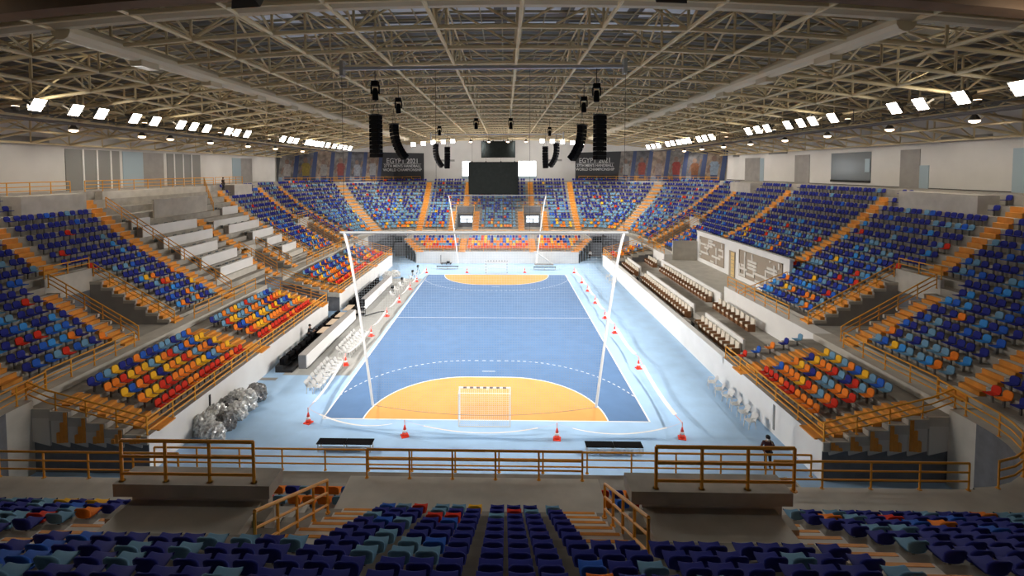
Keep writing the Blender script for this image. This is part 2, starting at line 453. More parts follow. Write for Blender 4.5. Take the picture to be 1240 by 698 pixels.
def row_ts(a, b, anchor=0.0, GRP=GRP):
    ts = []; g = math.floor((a-anchor)/GRP)-1
    while anchor+g*GRP < b:
        for j in (-1, 0, 1):
            t = anchor+g*GRP+j*PITCH
            if a <= t <= b: ts.append(t)
        g += 1
    return ts
ROT = {'left': -PI/2, 'right': PI/2, 'far': PI, 'near': 0}
for s, (L, a, b) in SECT.items():
    for k in range(NR):
        if s == 'near' and k > 12: continue
        for t in row_ts(a, b, 1.52 if s == 'near' else 0):
            if in_aisle(s, t, k): continue
            z = zk(k, 1.0 if s == 'near' else 0)
            x, y, _ = L(t, (k+.62)*P, 0)
            tier = 'far' if s == 'far' else 'up'
            c = pick(k, NR, tier)
            if s == 'near':
                f = random.random()
                c = ('orange' if f < .06 else 'red' if f < .12 else 'yellow' if f < .15 else 'light blue' if f < .36 else 'royal blue' if f < .45 else 'navy') if k < 4 else \
                    ('orange' if f < .012 else 'light blue' if f < .17 else 'royal blue' if f < .22 else 'navy')
            SEATS.append([x, y, z, ROT[s], c, s, k, t])
for sx in (-1, 1):
    for sy in (-1, 1):
        for k in range(NR):
            rad = (RHF if sy > 0 else RHO)+(k+.62)*P; nseat = int(rad*PI/2/(GRP/3)); 
            for i in range(nseat):
                an = (i+.5+(-.14 if i % 3 == 2 else .14 if i % 3 == 0 else 0))/nseat*PI/2
                ac = math.radians(45 if sy < 0 else 40)
                if abs((an-ac)*rad) < (1.3 if sy > 0 else .92): continue
                w = an/(PI/2) if sy < 0 else 0
                A = corner(sx, sy, an); x, y, z = A(0, (k+.62)*P, zk(k, w))
                n = (sx*math.cos(an), sy*math.sin(an))
                rot = math.atan2(-n[1], -n[0])-PI/2
                SEATS.append([x, y, z, rot, pick(k, NR, 'far' if sy > 0 else 'up'), 'corner', k, an])
for nm, L, t0, t1, dp, skw in LOW:
    sec = {LLl: 'left', LLr: 'right', LLf: 'far', LLn: 'near'}[L]
    for i in range(LR):
        o = .30+LP*(i+.60); d = skw*o
        for t in row_ts(t0-d+.35, t1+d-.35, t0, PITCH*3):
            bad = False
            for q, (a, b) in enumerate(LAIS[nm]):
                dd = 0
                if nm == 'far end' and q == 2: dd = -skw*o
                if nm == 'far end' and q == 3: dd = skw*o
                if a+dd-.3 < t < b+dd+.3: bad = True
                if nm == 'far end' and ((q == 2 and t < a+dd) or (q == 3 and t > b+dd)): bad = True
            if bad: continue
            if nm == 'near end' and (i < 2 or i == 4): continue
            x, y, _ = L(t, o, 0)
            SEATS.append([x, y, LZ(i), ROT[sec], pick(i, 5, 'low'), 'low '+nm, i, t])

def seat_parts():
    """pan, backrest, pedestal meshes of one seat, facing +Y, origin on the deck"""
    pan = MB(); prof = [(.22, .375), (.24, .43), (.20, .455), (.0, .425), (-.17, .43), (-.20, .44)]
    W = [.20, .215, .22, .225, .21, .19]; n = 5
    vs = []
    for (y, z), w in zip(prof, W):
        for j in range(n):
            u = -1+2*j/(n-1); vs.append((u*w, y, z+.03*u*u))
    fs = [(a*n+j, a*n+j+1, (a+1)*n+j+1, (a+1)*n+j) for a in range(len(prof)-1) for j in range(n-1)]
    lo = len(vs); vs += [(x, y*.96, z-.035) for x, y, z in vs[n:]]
    m0 = len(prof)-2
    fs += [(lo+a*n+j, lo+(a+1)*n+j, lo+(a+1)*n+j+1, lo+a*n+j+1) for a in range(m0) for j in range(n-1)]
    pan.add(vs, fs)
    back = MB(); rows = [(-.19, .44, .19), (-.215, .52, .215), (-.235, .64, .225), (-.265, .74, .20), (-.285, .79, .13)]
    vs = []
    for y, z, w in rows:
        for j in range(n):
            u = -1+2*j/(n-1); vs.append((u*w, y+.05*u*u, z-.03*u*u*(z > .7)))
    fs = [(a*n+j, a*n+j+1, (a+1)*n+j+1, (a+1)*n+j) for a in range(len(rows)-1) for j in range(n-1)]
    m = len(vs); vs += [(x*.97, y-.04, z) for x, y, z in vs]
    fs += [(m+a*n+j, m+(a+1)*n+j, m+(a+1)*n+j+1, m+a*n+j+1) for a in range(len(rows)-1) for j in range(n-1)]
    ring = [a*n for a in range(len(rows))]+[(len(rows)-1)*n+j for j in range(1, n)]+[a*n+n-1 for a in range(len(rows)-2, -1, -1)]
    fs += [(p, q, q+m, p+m) for p, q in zip(ring, ring[1:])]
    back.add(vs, fs)
    ped = MB(); ped.box(-.035, .035, -.09, -.01, 0, .40); ped.box(-.11, .11, -.13, .05, 0, .02); ped.box(-.15, .15, -.12, .12, .385, .41)
    return pan, back, ped
PAN, BACK, PED = seat_parts()

CAM = Vector((1.2494, -48.151, 15.2986)); PITCHC, YAWC, ROLLC = .0456, -.0252, -.0029
FPX = 571.88
def cam_axes():
    F = Vector((math.sin(YAWC)*math.cos(PITCHC), math.cos(YAWC)*math.cos(PITCHC), -math.sin(PITCHC)))
    Rv = Vector((math.cos(YAWC), -math.sin(YAWC), 0)); Uv = Rv.cross(F); c, s_ = math.cos(ROLLC), math.sin(ROLLC)
    return F, Rv*c+Uv*s_, Uv*c-Rv*s_
CF, CR, CU = cam_axes()
def view(p):
    d = Vector(p)-CAM; z = d.dot(CF)
    if z < .5: return None
    return (597+FPX*d.dot(CR)/z, 231.77-FPX*d.dot(CU)/z, z)
vis = []
for i, s in enumerate(SEATS):
    v = view((s[0], s[1], s[2]+.6))
    if v and -15 < v[0] < 1255 and -10 < v[1] < 712: vis.append((v[2], i))
vis.sort(); solo = set(i for _, i in vis[:300])
# the 300 nearest: things with parts
pans = {}
for c in SEATC:
    pans[c] = (PAN.mesh('seat_pan', M_seat[c], True), BACK.mesh('backrest', M_seat[c], True))
pedm = PED.mesh('pedestal', M_post)
proto = {}
rown = {}
for i in sorted(solo): rown.setdefault((SEATS[i][5], SEATS[i][6], SEATS[i][0] > 0 if SEATS[i][5] == 'corner' else 0), []).append(i)
for key, ids in rown.items():
    s0, k, _ = key
    if s0 == 'near':
        for sd in (-1, 1):
            q = sorted([i for i in ids if (SEATS[i][7] >= 0) == (sd > 0)], key=lambda i: abs(SEATS[i][7]))
            for n_, i in enumerate(q):
                SEATS[i].append(f'near stand, {ORD[k]} row up, {ORD[n_]} {"right" if sd > 0 else "left"} of the centre line')
    else:
        q = sorted(ids, key=lambda i: abs(SEATS[i][0]) if s0 == 'corner' else SEATS[i][7])
        where = {'corner': 'near %s corner' % ('right' if SEATS[ids[0]][0] > 0 else 'left'), 'left': 'left upper stand', 'right': 'right upper stand'}.get(s0, s0.replace('low ', '')+' lower stand')
        for n_, i in enumerate(q): SEATS[i].append(f'{where}, {ORD[k]} row up, {ORD[n_]} from its near end')
for i in sorted(solo):
    x, y, z, r, c = SEATS[i][:5]; desc = SEATS[i][8]
    if c not in proto:
        o = thing('stadium_seat', '', 'seat')
        link('seat_pan', pans[c][0], o); link('backrest', pans[c][1], o); link('pedestal', pedm, o); proto[c] = o
    else: o = copy_tree(proto[c])
    o.location = (x, y, z); o.rotation_euler = (0, 0, r)
    cn = {'navy': 'dark navy', 'royal blue': 'bright blue', 'light blue': 'grey-blue', 'sky blue': 'sky blue'}.get(c, c)
    tag(o, f'{cn} seat, {desc}', 'seat', 'plastic spectator seats')
# the rest: one object
def stuff_seats():
    lows = {}
    vs = []; fs = []; mi = []; keys = list(SEATC)
    mats = [M_seat[k] for k in keys]+[M_post]
    def simple():
        m = MB()
        m.add([(-.22, .22, .44), (.22, .22, .44), (.22, .0, .42), (-.22, .0, .42), (.20, -.19, .44), (-.20, -.19, .44),
               (-.21, .20, .39), (.21, .20, .39), (.19, -.2, .40), (-.19, -.2, .40)],
              [(0, 3, 2, 1), (3, 5, 4, 2), (6, 7, 8, 9), (0, 1, 7, 6), (0, 6, 9, 5, 3), (1, 2, 4, 8, 7)])
        r = [(-.20, -.19, .44), (.20, -.19, .44), (.225, -.22, .62), (.20, -.25, .73), (.12, -.28, .79), (-.12, -.28, .79), (-.20, -.25, .73), (-.225, -.22, .62)]
        b = [(x, y-.05, z) for x, y, z in r]
        m.add(r+b, [(0, 1, 2, 7), (7, 2, 3, 6), (6, 3, 4, 5), (15, 10, 9, 8), (14, 11, 10, 15), (13, 12, 11, 14)]+[(q, q+8, (q+1) % 8+8, (q+1) % 8) for q in range(8)])
        ns = len(m.f)
        m.add([(-.04, -.1, 0), (.04, -.1, 0), (.04, -.02, 0), (-.04, -.02, 0), (-.04, -.1, .4), (.04, -.1, .4), (.04, -.02, .4), (-.04, -.02, .4)],
              [(0, 1, 5, 4), (1, 2, 6, 5), (2, 3, 7, 6), (3, 0, 4, 7)])
        return m, ns
    S, ns = simple()
    for i, s in enumerate(SEATS):
        if i in solo: continue
        x, y, z, r, c = s[:5]; ca, sa = math.cos(r), math.sin(r); b = len(vs)
        vs.extend((x+px*ca-py*sa, y+px*sa+py*ca, z+pz) for px, py, pz in S.v)
        fs.extend(tuple(b+q for q in f) for f in S.f)
        ci = keys.index(c); mi.extend([ci]*ns+[len(keys)]*(len(S.f)-ns))
    me = bpy.data.meshes.new('stadium_seat'); me.from_pydata(vs, [], fs)
    for m in mats: me.materials.append(m)
    me.polygons.foreach_set('material_index', mi); me.update()
    o = link('stadium_seat', me)
    tag(o, 'mass of mixed blue, orange, yellow and red plastic seats filling the rest of the stands', 'seats', kind='stuff')
stuff_seats()
print('SEATS', len(SEATS), 'solo', len(solo))

# ------------------------------------------------------------------ floor and court
mb = MB(); mb.box(-30, 30, -34, 45, -.3, 0, M_floor); struct(mb.build('floor'))
mb = MB(); mb.box(-10, 10, -20, 20, 0, .004, M_court); struct(mb.build('court_floor'))
def dpoly(sy, r, n=20):
    pts = [(-1.5-r*math.cos(PI/2*i/n), sy*(20-r*math.sin(PI/2*i/n))) for i in range(n+1)]
    return pts+[(-x, y) for x, y in reversed(pts)]
mb = MB()
for sy in (-1, 1):
    p = dpoly(sy, 6.0); mb.prism([(x, y, .003) for x, y in p], (0, 0, .005), M_dzone)
struct(mb.build('goal_area'))
mb = MB(); lw = .06
def seg(a, b, w=lw, z=.013):
    a = Vector((*a, 0)); b = Vector((*b, 0)); d = (b-a).normalized(); n = Vector((-d.y, d.x, 0))*w/2
    mb.prism([(a+n)+Vector((0, 0, z-.005)), (a-n)+Vector((0, 0, z-.005)), (b-n)+Vector((0, 0, z-.005)), (b+n)+Vector((0, 0, z-.005))], (0, 0, .005), M_line)
for s_ in (-1, 1):
    seg((s_*10, -20.03), (s_*10, 20.03), .10); seg((-10, s_*20), (10, s_*20), .09)
    p = dpoly(s_, 6.0)
    for a, b in zip(p, p[1:]): seg(a, b, .09)
    p = dpoly(s_, 9.0, 60); p = [q for q in p if abs(q[0]) <= 10]
    ln = 0; pts = []
    for a, b in zip(p, p[1:]):
        L_ = math.dist(a, b); nn = max(1, round(L_/.15))
        for i in range(nn): pts.append((a[0]+(b[0]-a[0])*i/nn, a[1]+(b[1]-a[1])*i/nn))
    for i in range(0, len(pts)-1, 4):
        seg(pts[i], pts[min(i+2, len(pts)-1)], .07)
    seg((-.5, s_*13), (.5, s_*13)); seg((-.08, s_*16), (.08, s_*16))
seg((-10, 0), (10, 0))
struct(mb.build('court_lines'))
mb = MB(); mb.box(-15.4, -10.3, -13.9, 17.5, 0, .003, M_strip); struct(mb.build('floor_cover'))
# darker blue drain strip markings by the walls
mb = MB(); mb.box(-16.9, -15.5, -14.8, -14.4, 0, .012, M_greyp)
struct(mb.build('trim_5'))

# ------------------------------------------------------------------ railings
def railing(path, label, h=1.0, levels=(1.0, .64, .3), step=1.5, r=.034, group=None):
    base = Vector(path[0]); root = thing('railing', label, 'railing', base)
    P_ = [Vector(p)-base for p in path]
    nm = {0: 'top_rail', 1: 'middle_rail', 2: 'lower_rail'}
    for i, l in enumerate(levels):
        m = MB(); m.path([p+Vector((0, 0, h*l)) for p in P_], r if i else r*1.25, 6); m.build(nm[min(i, 2)], M_rail, root)
    tot = [0]
    for a, b in zip(P_, P_[1:]): tot.append(tot[-1]+(b-a).length)
    n = max(1, round(tot[-1]/step))
    for q in range(n+1):
        d = tot[-1]*q/n
        for i in range(len(P_)-1):
            if tot[i] <= d <= tot[i+1]+1e-6:
                f = (d-tot[i])/max(1e-6, tot[i+1]-tot[i]); p = P_[i].lerp(P_[i+1], f); break
        m = MB(); m.tube((0, 0, -.02), (0, 0, h), r*1.1, 6); m.lathe([(r*2.2, 0), (r*2.2, .03)], (0, 0, -.01), 8)
        m.build('post', M_rail, root, loc=p)
    return root
zc = CZ
railing([(-3.95, -31.05, 3.75), (4.1, -31.05, 3.75)], 'low orange railing along the front edge of the near centre block of seats', h=1.1, levels=(1, .66, .33), step=1.6)
railing([(-14.5, LYN+.1, 1.95), (14.5, LYN+.1, 1.95)], 'long orange railing in front of the near end lower seats', h=.95, step=1.9)
for sx, w in ((-1, 'left'), (1, 'right')):
    X = lambda v: sx*v
    railing([(X(11.0), -31.25, zc), (X(17.9), -31.25, zc)], f'orange railing crossing the near {w} walkway behind the stand end', levels=(1, .66, .33), step=1.7)
    A = [corner(sx, -1, PI/2*i/8)(0, -1.5, zc) for i in range(8)]
    railing([(X(23.0), -24.3, zc)]+A, f'curved orange railing round the near {w} corner walkway', levels=(1, .66, .33), step=1.6)
    railing([(X(21.6), -29.9, zc), (X(27.0), -31.0, zc+.3)], f'short orange railing on the near {w} corner deck below the seats', step=1.8)
    xs = (-9.5, -5.75) if sx < 0 else (5.35, 9.05)
    zt = VT[VOMS[6] if sx < 0 else VOMS[7]]
    railing([(xs[0], -35.55, zt), (xs[1], -35.55, zt)], f'sturdy brown-orange guard rail on the concrete slab over the near {w} entrance', h=1.18, levels=(1, .62, .2), step=1.25, r=.042)
    railing([(X(4.4), -38.0, NZ[5]+.35), (X(4.3), -34.0, NZ[1]+.35)], f'sloping orange handrail beside the near {w} steps', h=1.05, levels=(1, .62, .25), step=1.0, r=.036)
# lower stand fronts and ends
for nm, L, t0, t1, dp, skw in LOW[:5]:
    if nm != 'far end':
        railing([L(t0+.05, .12, 1.95), L(t1-.05, .12, 1.95)], f'yellow-orange railing along the front of the {nm} lower stand', h=.85, levels=(1, .6, .25), step=1.9)
        railing([L(t0+.06, .12, 1.95), L(t0+.06, 5.2, LZ(4)+.1), L(t0+.06, 6.3, zc)], f'sloping orange railing on the near end of the {nm} lower stand', h=.95, levels=(1, .66, .33), step=1.7)
        if nm != 'near right': railing([L(t1-.06, .12, 1.95), L(t1-.06, 5.2, LZ(4)+.1), L(t1-.06, 6.3, zc)], f'sloping orange railing on the far end of the {nm} lower stand', h=.95, levels=(1, .66, .33), step=1.7)
    else:
        railing([L(t0, .1, 1.95), L(t1, .1, 1.95)], 'yellow railing along the front of the far end lower stand', h=.75, levels=(1, .5), step=2.2)
        railing([L(-16, 6.5, zc), L(16, 6.5, zc)], 'yellow railing along the far end walkway', h=.9, levels=(1, .5), step=2.4)
for sx, w in ((-1, 'left'), (1, 'right')):
    x = sx*23.15
    v = VOMS[0] if sx < 0 else VOMS[1]; v2 = VOMS[3] if sx < 0 else VOMS[2]
    segs = [(-24.2, v[1]-1.2), (v[2]+1.3, -3.0 if sx < 0 else -1.6)]
    names = ['nearer', 'middle']
    segs += [(9.0 if sx < 0 else 17.0, v2[1]-1.2)]; names.append('farther')
    for (a, b), n_ in zip(segs, names):
        railing([(x, a, zc), (x, b, zc)], f'{n_} orange railing along the {w} walkway below the upper seats', step=1.7)
    for vv, n_ in ((v, 'near'), (v2, 'far')):
        L = SECT[vv[0]][0]
        for t, q in ((vv[1]-.02, 'nearer'), (vv[2]+.02, 'farther')):
            railing([L(t, -.4, zc), L(t, 0, ZK[0]), L(t, 7*P-.2, ZK[6]+.45)], f'sloping orange handrail on the {q} side of the {n_} {w} stand entrance', h=.95, levels=(1, .66, .33), step=1.5)
        railing([L(vv[1], 7*P+.1, VT[vv]), L(vv[2], 7*P+.1, VT[vv])], f'short orange guard rail at the head of the {n_} {w} stand entrance', h=.8, levels=(1, .5), step=1.7)
for i, vv in enumerate((VOMS[4], VOMS[5])):
    for t, q in ((vv[1]-.02, 'left'), (vv[2]+.02, 'right')):
        railing([Lfar(t, 0, ZK[0]), Lfar(t, 7*P-.2, ZK[6]+.45)], f'yellow handrail on the {q} side of the {("left", "right")[i]} far end entrance', h=.9, levels=(1, .5), step=1.8)
    railing([Lfar(vv[1]-1.2, 7*P+.1, VT[vv]), Lfar(vv[2]+1.2, 7*P+.1, VT[vv])], f'yellow guard rail above the {("left", "right")[i]} far end entrance', h=.8, levels=(1, .5), step=1.7)
# press stand rails
railing([Lleft(-4.95, 0.2, ZK[0]), Lleft(-4.95, 14*P, ZK[14])], 'long sloping orange railing beside the near edge of the white press desks', h=1.0, step=1.8)
railing([Lleft(13.45, 0.2, ZK[0]), Lleft(13.45, 6*P, ZK[6])], 'sloping orange railing at the far edge of the white press desks', h=1.0, step=1.8)
for t, q in ((3.5, 'nearer'), (7.1, 'farther')):
    railing([Lleft(t, 0, ZK[0]), Lleft(t, 5*P, ZK[5])], f'sloping orange handrail on the {q} side of the press stand entrance', step=1.4)
railing([Lleft(-5, NR*P+.2, 13.35), Lleft(14.5, NR*P+.2, 13.35)], 'yellow railing on the top walkway above the press desks', h=1.0, step=1.9)
railing([Lleft(-21, NR*P+.2, 13.35), Lleft(-6.5, NR*P+.2, 13.35)], 'yellow railing on the near left top walkway', h=1.0, step=1.9)
railing([Lleft(14.9, NR*P+.2, 13.35), Lleft(21.5, NR*P+.2, 13.35)], 'yellow railing on the left top walkway by the standing person', h=1.0, step=1.7)
railing([Lleft(8.6, 12*P, ZK[12]), Lleft(12.2, 16*P, 13.35)], 'steep orange stair railing up to the left top walkway', h=1.0, step=1.4)
# VIP side rails
railing([(22.95, -4.2, 3.0), (27.3, -4.3, 4.8)], 'sloping orange railing beside the white VIP platform', h=1.0, step=1.5)
for sx, w in ((-1, 'left'), (1, 'right')):
    a, b = (Vector((sx*40.6, 39.9, 12.8)), Vector((sx*17.8, 58.2, 12.8)))
    railing([a, b], f'thin yellow railing in front of the far {w} banner', h=1.0, levels=(1, .5), step=2.2)

# ------------------------------------------------------------------ walls
WX, WYF = 42.0, 59.6
def wall(name, x0, x1, y0, y1, z0, z1, m=M_wallw):
    b = MB(); b.box(x0, x1, y0, y1, z0, z1, m); return struct(b.build(name))
wall('wall_left', -WX-.4, -WX, -64, 39.8, 0, 20.6); wall('wall_right', WX, WX+.4, -64, 39.8, 0, 20.6)
wall('wall_far', -17.4, 17.4, WYF, WYF+.4, 0, 23.4); wall('wall_near', -WX, WX, -64.4, -64, 0, 23.4, M_dconc)
for sx in (-1, 1):
    mb = MB(); mb.prism([(sx*WX, 39.7, 0), (sx*17.2, WYF, 0), (sx*17.4, WYF+.4, 0), (sx*(WX+.4), 39.9, 0)], (0, 0, 22.5), M_wallw)
    struct(mb.build('wall_corner_'+('left' if sx < 0 else 'right')))
# openings on side walls
def panel(name, sx, y0, y1, z0, z1, m, th=.06, fr=None):
    b = MB(); x = sx*WX; b.box(min(x, x-sx*th), max(x, x-sx*th), y0, y1, z0, z1, m)
    if fr:
        for yy in fr: b.box(min(x, x-sx*(th+.05)), max(x, x-sx*(th+.05)), yy-.10, yy+.10, z0, z1, M_white)
    return struct(b.build(name))
panel('door_1', -1, -2.7, 3.85, 13.35, 17.5, M_doorg, fr=[-.75, .9, 2.65])
panel('door_2', -1, 4.3, 7.3, 13.35, 17.5, M_bluegl)
panel('door_3', -1, 7.3, 10.7, 13.35, 17.5, M_greyp)
panel('door_4', -1, 11.3, 17.9, 13.35, 17.5, M_doorg, fr=[12.6, 14.3, 16.0])
panel('door_5', -1, 25.8, 28.2, 13.35, 17.3, M_bluegl); panel('door_6', -1, 28.2, 31.6, 13.35, 17.3, M_greyp)
panel('door_7', 1, 16.1, 19.3, 13.3, 17.2, M_greyp); panel('door_8', 1, -.7, 1.6, 13.3, 17.2, M_greyp)
panel('door_9', 1, -1.7, -.7, 13.3, 15.6, M_bluegl); panel('door_10', 1, -14, -9.2, 13.3, 16.9, M_bluegl)
panel('door_11', 1, 27.3, 28.4, 13.3, 17.0, M_bluegl); panel('door_12', 1, 28.4, 33.1, 13.3, 17.1, M_greyp)
b = MB(); b.box(WX-.05, WX, -60, 39.5, 13.3, 13.42, M_blackm); struct(b.build('baseboard_right'))
panel('window_1', 1, 5.5, 11.9, 13.75, 17.2, M_glass, fr=None)
b = MB(); b.box(WX-.12, WX-.06, 5.6, 6.3, 14.9, 16.4, M_bluegl); b.box(WX-.14, WX-.06, 5.5, 11.9, 13.7, 13.95, M_blackm); struct(b.build('trim_1'))
for i, (sx, y0, y1, z0, z1) in enumerate([(-1, -8.6, -4.3, 17.95, 18.45), (-1, 19.3, 23.9, 17.8, 18.3), (-1, 33, 35.5, 17.8, 18.2), (1, -7.5, -2.9, 17.7, 18.2), (1, 21.2, 25.9, 17.5, 17.95), (1, 35.2, 37.3, 17.4, 17.8)]):
    root = thing('wall_vent', ('long grey louvred vent high on the %s wall, %s from the camera' % ('left' if sx < 0 else 'right', ORD[i % 3])), 'vent', (sx*(WX-.05), (y0+y1)/2, z0))
    b = MB(); b.box(-.05, .05, (y0-y1)/2, (y1-y0)/2, 0, z1-z0, M_greyp); b.build('frame', None, root)
    b = MB()
    for q in range(4): b.box(-.09 if sx > 0 else .05, -.05 if sx > 0 else .09, (y0-y1)/2+.1, (y1-y0)/2-.1, .05+q*.11, .10+q*.11, M_doorg)
    b.build('louvre', None, root)
# far wall: windows beside the scoreboard
b = MB(); b.box(-8.4, -6.7, WYF-.05, WYF, 13.5, 17.2, M_glow); struct(b.build('window_2'))
b = MB(); b.box(4.2, 8.3, WYF-.05, WYF, 13.5, 17.2, M_glow); struct(b.build('window_5'))
b = MB(); b.box(-8.6, -6.6, WYF-.1, WYF-.05, 13.2, 13.9, M_bluegl); b.box(4.1, 8.5, WYF-.1, WYF-.05, 13.2, 13.8, M_bluegl); b.box(4.1, 4.25, WYF-.1, WYF-.05, 13.5, 17.3, M_step)
struct(b.build('trim_2'))
for sx in (-1, 1):
    root = thing('wall_vent', 'thin grey vent on the white far wall, %s of the scoreboard' % ('left' if sx < 0 else 'right'), 'vent', (sx*12.2, WYF-.05, 17.2))
    b = MB(); b.box(-2.0, 2.0, -.05, .05, 0, .45, M_greyp); b.build('frame', None, root)
    b = MB(); b.box(-1.9, 1.9, -.08, -.05, .08, .18, M_doorg); b.box(-1.9, 1.9, -.08, -.05, .26, .36, M_doorg); b.build('louvre', None, root)

# banners in the far corners
def text_mesh(txt, size, name):
    cu = bpy.data.curves.new(name, 'FONT'); cu.body = txt; cu.size = size; cu.extrude = .01; cu.align_x = 'CENTER'; cu.offset = .012
    o = bpy.data.objects.new('t', cu); col.objects.link(o); dg = bpy.context.evaluated_depsgraph_get(); dg.update()
    me = bpy.data.meshes.new_from_object(o.evaluated_get(dg)); bpy.data.objects.remove(o); return me
M_ban = mat('banner_black', (.022, .024, .028), .7); M_banb = mat('banner_blue', (.03, .05, .13), .7); M_bant = mat('banner_text', (.5, .5, .5), .7)
def athlete(b, x, z, y, shirt, sk, s=1.0):
    pts = lambda L: [(x+a*s, y, z+c*s) for a, c in L]
    b.poly(pts([(-.55, 0), (.5, 0), (.62, 1.5), (.85, 2.5), (.45, 2.9), (-.4, 2.9), (-.8, 2.3), (-.6, 1.3)]), shirt)
    b.poly([(x+math.cos(2*PI*i/12)*.38*s, y-.004, z+3.35*s+math.sin(2*PI*i/12)*.46*s) for i in range(12)], sk)
    b.poly([(px, y-.003, pz) for px, _, pz in pts([(.6, 2.4), (.95, 2.5), (1.25, 3.5), (1.0, 3.7)])], sk)
    b.poly([(px, y-.003, pz) for px, _, pz in pts([(-.75, 2.4), (-.5, 2.2), (-.9, 1.0), (-1.15, 1.2)])], sk)
    b.poly([(px, y-.003, pz) for px, _, pz in pts([(-.5, 0), (.45, 0), (.5, .7), (-.55, .7)])], M_banb)
for sx, w in ((-1, 'left'), (1, 'right')):
    a = Vector((sx*41.7, 39.8, 12.9)); c = Vector((sx*17.3, WYF-.1, 12.9)); ln = (c-a).length
    lt, rt = (a, c) if sx < 0 else (c, a)
    root = thing('corner_banner', f'large dark banner with athlete pictures and white lettering on the far {w} corner wall', 'banner', lt)
    d = rt-lt; root.rotation_euler = (0, 0, math.atan2(d.y, d.x))
    H = 6.2
    b = MB(); b.box(0, ln, -.16, -.1, 0, H, M_ban); b.build('backing', None, root)
    tx = ln*.83 if sx < 0 else ln*.155
    for i, (tt, sz, zz) in enumerate((("EGYPT 2021", 1.5, 3.9), ("27TH MEN'S HANDBALL", .84, 3.0), ("WORLD CHAMPIONSHIP", .84, 2.15))):
        me = text_mesh(tt, sz, 'lettering'); me.materials.append(M_bant)
        o = link('lettering', me, root); o.rotation_euler = (PI/2, 0, 0); o.location = (tx, -.19, zz)
    b = MB(); b.box(tx-4.6, tx+4.6, -.18, -.17, 3.72, 3.78, M_bant); b.build('rule_line', None, root)
    shirts = [(.45, .42, .40), (.38, .28, .05), (.40, .38, .36), (.30, .06, .05), (.36, .38, .42), (.45, .45, .45)]
    if sx > 0: shirts = [(.50, .49, .47), (.34, .07, .05), (.38, .30, .28), (.40, .06, .05), (.26, .10, .04), (.32, .42, .55)]
    p0, p1 = (.1, ln*.66) if sx < 0 else (ln*.33, ln-.1)
    pw = (p1-p0)/6
    for i in range(6):
        b = MB(); x0 = p0+i*pw; bgc = mat('ban_bg%d' % (i % 3), [(.16, .15, .14), (.10, .10, .11), (.22, .17, .13)][i % 3], .8, noise=.5, nscale=1.2)
        b.poly([(x0, -.17, 0), (x0+pw*.75, -.17, 0), (x0+pw*.98, -.17, H), (x0+pw*.2, -.17, H)], bgc)
        b.poly([(x0+pw*.75, -.172, 0), (x0+pw*1.0, -.172, 0), (x0+pw*1.2, -.172, H), (x0+pw*.98, -.172, H)], M_banb)
        b.poly([(x0+.1, -.174, .1), (x0+pw*.75, -.174, .1), (x0+pw*.78, -.174, .9), (x0+.2, -.174, 1.1)], mat('ban_floor%d' % (i % 2), [(.18, .26, .36), (.32, .17, .07)][i % 2], .8, noise=.3))
        athlete(b, x0+pw*.5, .5, -.18, mat('shirt%s%d' % (w, i), tuple(c*.55 for c in shirts[i]), .8, noise=.25, nscale=3), mat('ban_skin', (.17, .11, .085), .8, noise=.2), 1.05+.1*(i % 2))
        b.build('athlete_picture', None, root)

# ------------------------------------------------------------------ roof
def rz(x): return 22.0-.0025*x*x
XS = [-40.95+3.9*i for i in range(22)]; YS = [-52+3.75*i for i in range(31)]
def roof():
    mb = MB(); DT = 2.3
    def B(i, j): return (XS[i], YS[j], rz(XS[i]))
    def T(i, j): return (XS[i], YS[j], rz(XS[i])+DT)
    for i in range(len(XS)):
        for j in range(len(YS)):
            if j+1 < len(YS):
                mb.tube(B(i, j), B(i, j+1), .10, 6, None, cap=False); mb.tube(T(i, j), T(i, j+1), .06, 4, None, cap=False)
                mb.tube(T(i, j), B(i, j+1) if j % 2 else B(i, j), .0001, 3) if False else None
                a, b = (B(i, j), T(i, j+1)) if j % 2 else (T(i, j), B(i, j+1))
                mb.tube(a, b, .065, 5, None, cap=False)
            if i+1 < len(XS):
                mb.tube(B(i, j), B(i+1, j), .11, 6, None, cap=False); mb.tube(T(i, j), T(i+1, j), .06, 4, None, cap=False)
                a, b = (B(i, j), T(i+1, j)) if i % 2 else (T(i, j), B(i+1, j))
                mb.tube(a, b, .065, 5, None, cap=False)
            mb.tube(B(i, j), T(i, j), .07, 5, None, cap=False)
    o = mb.build('roof_space_frame', M_steel); struct(o)
    mb = MB()
    for i in range(len(XS)-1):
        for (x0, x1) in ((XS[i], XS[i+1]),):
            mb.quad((x0, -66, rz(x0)+3.0), (x1, -66, rz(x1)+3.0), (x1, 62, rz(x1)+3.0), (x0, 62, rz(x0)+3.0), M_deck)
    mb.box(-44, XS[0], -66, 62, rz(40.9)+2.6, rz(40.9)+3.0, M_deck); mb.box(XS[-1], 44, -66, 62, rz(40.9)+2.6, rz(40.9)+3.0, M_deck)
    struct(mb.build('ceiling'))
    mb = MB()
    y = -52
    while y < 60:
        for i in range(len(XS)-1): mb.tube((XS[i], y, rz(XS[i])+2.75), (XS[i+1], y, rz(XS[i+1])+2.75), .09, 4, None, cap=False)
        y += 1.25
    for i in range(0, 64):
        x = -40.5+i*1.3; mb.tube((x, -52, rz(x)+2.6), (x, 60, rz(x)+2.6), .05, 4, None, cap=False)
    struct(mb.build('roof_purlins', M_purl))
roof()
